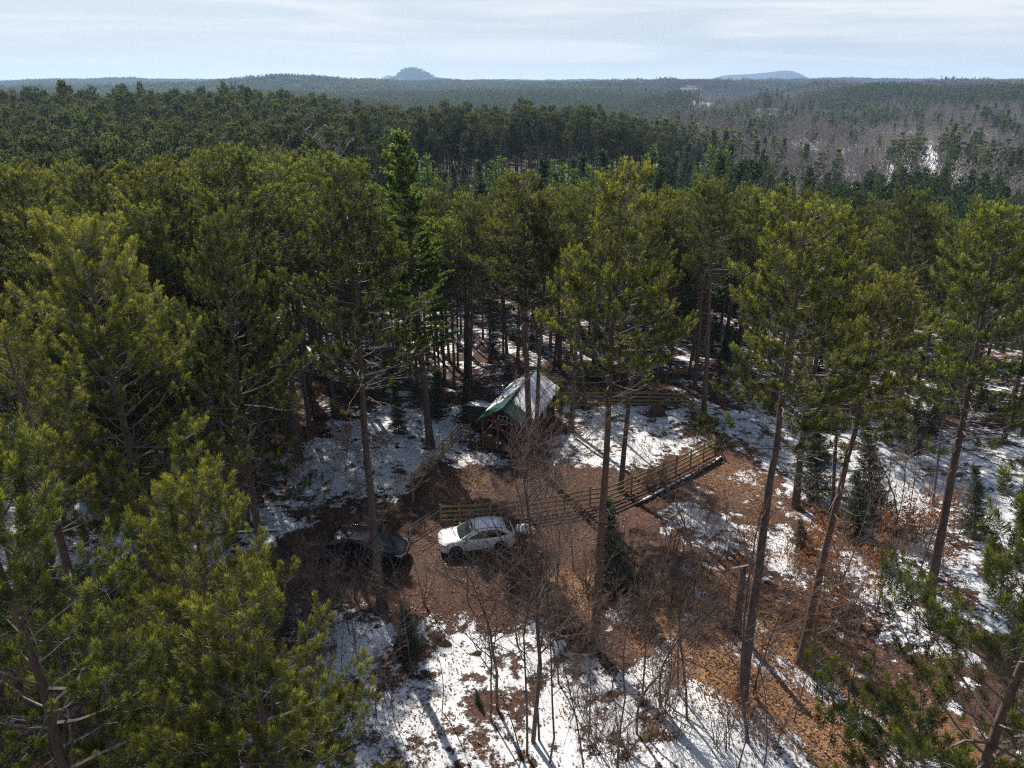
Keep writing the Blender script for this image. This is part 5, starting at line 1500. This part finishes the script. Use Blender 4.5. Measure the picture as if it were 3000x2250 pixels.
            for k in range(n):
                a = 2 * math.pi * k / n
                for rr, yy in prof: V.append((rr * math.cos(a), s * (yy + 0.015), rr * math.sin(a)))
            q = len(prof)
            for k in range(n):
                for j in range(q): F.append((k * q + j, ((k + 1) % n) * q + j, ((k + 1) % n) * q + (j + 1) % q, k * q + (j + 1) % q))
            m.add(V, F); m.build('tyre', M_tyre, wp, True)
            m = MB()
            for k in range(10):
                a = 2 * math.pi * k / 10
                m.beam((0.03 * math.cos(a), s * 0.118, 0.03 * math.sin(a)), (0.235 * math.cos(a), s * 0.125, 0.235 * math.sin(a)), 0.028, 0.02)
            m.tube([(0, s * 0.09, 0), (0, s * 0.135, 0)], 0.05, 12)
            m.build('rim', rim, wp)
    # front
    m = MB(); m.box((f - 0.035, 0, 0.66), (0.10, hw * 1.15, 0.17)); m.build('grille', M_clad, root)
    m = MB(); m.box((f - 0.02, 0, 0.43), (0.09, hw * 1.25, 0.16)); m.build('bumper', M_clad, root)
    m = MB(); m.tube([(f + 0.02, y_, z_) for y_, z_ in ((-hw * .58, .76), (-hw * .4, .58), (hw * .4, .58), (hw * .58, .76))], 0.012, 6); m.build('chrome_strip', M_chrome, root)
    for s in (1, -1):
        m = MB(); m.add([(f - .03, s * hw * .62, .70), (f - .03, s * hw * .62, .79), (f - .14, s * hw * .87, .85), (f - .42, s * hw * .985, .90), (f - .44, s * hw * .995, .83), (f - .14, s * hw * .905, .74),
                         (f - .08, s * hw * .56, .70), (f - .12, s * hw * .56, .80), (f - .30, s * hw * .78, .86), (f - .5, s * hw * .90, .90), (f - .5, s * hw * .9, .8), (f - .3, s * hw * .8, .72)],
                        [(0, 1, 2, 5), (5, 2, 3, 4), (1, 7, 8, 2), (2, 8, 9, 3), (0, 5, 11, 6), (5, 4, 10, 11)]); m.build('headlight', M_lamp, root)
        m = MB(); m.box((b + .10, s * hw * .80, .95), (.16, hw * .28, .16)); m.build('tail_light', M_tail, root)
        m = MB(); m.box((xb0 - .22, s * (hw + .06), 1.06), (.14, .17, .12)); m.box((xb0 - .20, s * (hw - .04), 1.03), (.05, .10, .04)); m.build('wing_mirror', M_clad if paint is M_wpaint else paint, root)
        for hx in (f - 2.35, f - 3.3): m = MB(); m.box((hx, s * (hw + .012), .92), (.17, .03, .03)); m.build('door_handle', paint, root)
        m = MB()
        for hx in (f - 1.62, f - 2.62, b + 1.15): m.beam((hx, s * (hw * 1.0 + .0015), .36), (hx - .03, s * (hw * .985 + .004), .99), 0.012, 0.010)
        m.build('door_seam', M_clad, root)
        if rails:
            m = MB(); m.tube([gh(0.10, 1, s) + Vector((0, -s * .03, .01)), gh(0.16, 1, s) + Vector((0, -s * .03, .06)), gh(0.5, 1, s) + Vector((0, -s * .03, .075)), gh(0.88, 1, s) + Vector((0, -s * .03, .05)), gh(0.94, 1, s) + Vector((0, -s * .03, .0))], 0.018, 6)
            m.build('roof_rail', M_clad if paint is M_wpaint else M_chrome, root, True)
    m = MB(); m.box((b - 0.01, 0, .80), (.03, .34, .16)); m.build('licence_plate', M_plate, root)
    return root
c = Vector((-2.2, 38.25, 0)); c.z = float(H(c.x, c.y))
suv('white sport utility car parked facing left below the board fence', c, R(191), M_wpaint, 4.62, 1.86, 1.63, 2.72)
c = Vector((-8.75, 37.1, 0)); c.z = float(H(c.x, c.y))
suv('dark navy sport utility car parked facing right behind the tall bare pine trunk', c, R(-5), M_bpaint, 4.95, 1.95, 1.76, 2.9)
# melted rings round the stems and a worn strip between the cars
def melt():
    me = ground.data; n = len(me.vertices)
    co = np.empty(n * 3, np.float32); me.vertices.foreach_get('co', co); co = co.reshape(-1, 3)
    sn = np.empty(n, np.float32); me.attributes['snow'].data.foreach_get('value', sn)
    near = np.nonzero((np.hypot(co[:, 0], co[:, 1]) < 75) & (co[:, 1] > 5))[0]
    q = co[near][:, :2]; v = sn[near]
    for (px, py, pr) in placed:
        d = np.hypot(q[:, 0] - px, q[:, 1] - py - 0.1); v = v - 0.34 * np.exp(-(d / (0.34 + 0.16 * pr)) ** 2)
    sn[near] = v
    me.attributes['snow'].data.foreach_set('value', sn)
melt()
print('pines', len(near_list), 'spruces', ns, 'firs', nf, 'mid', n_midpine)
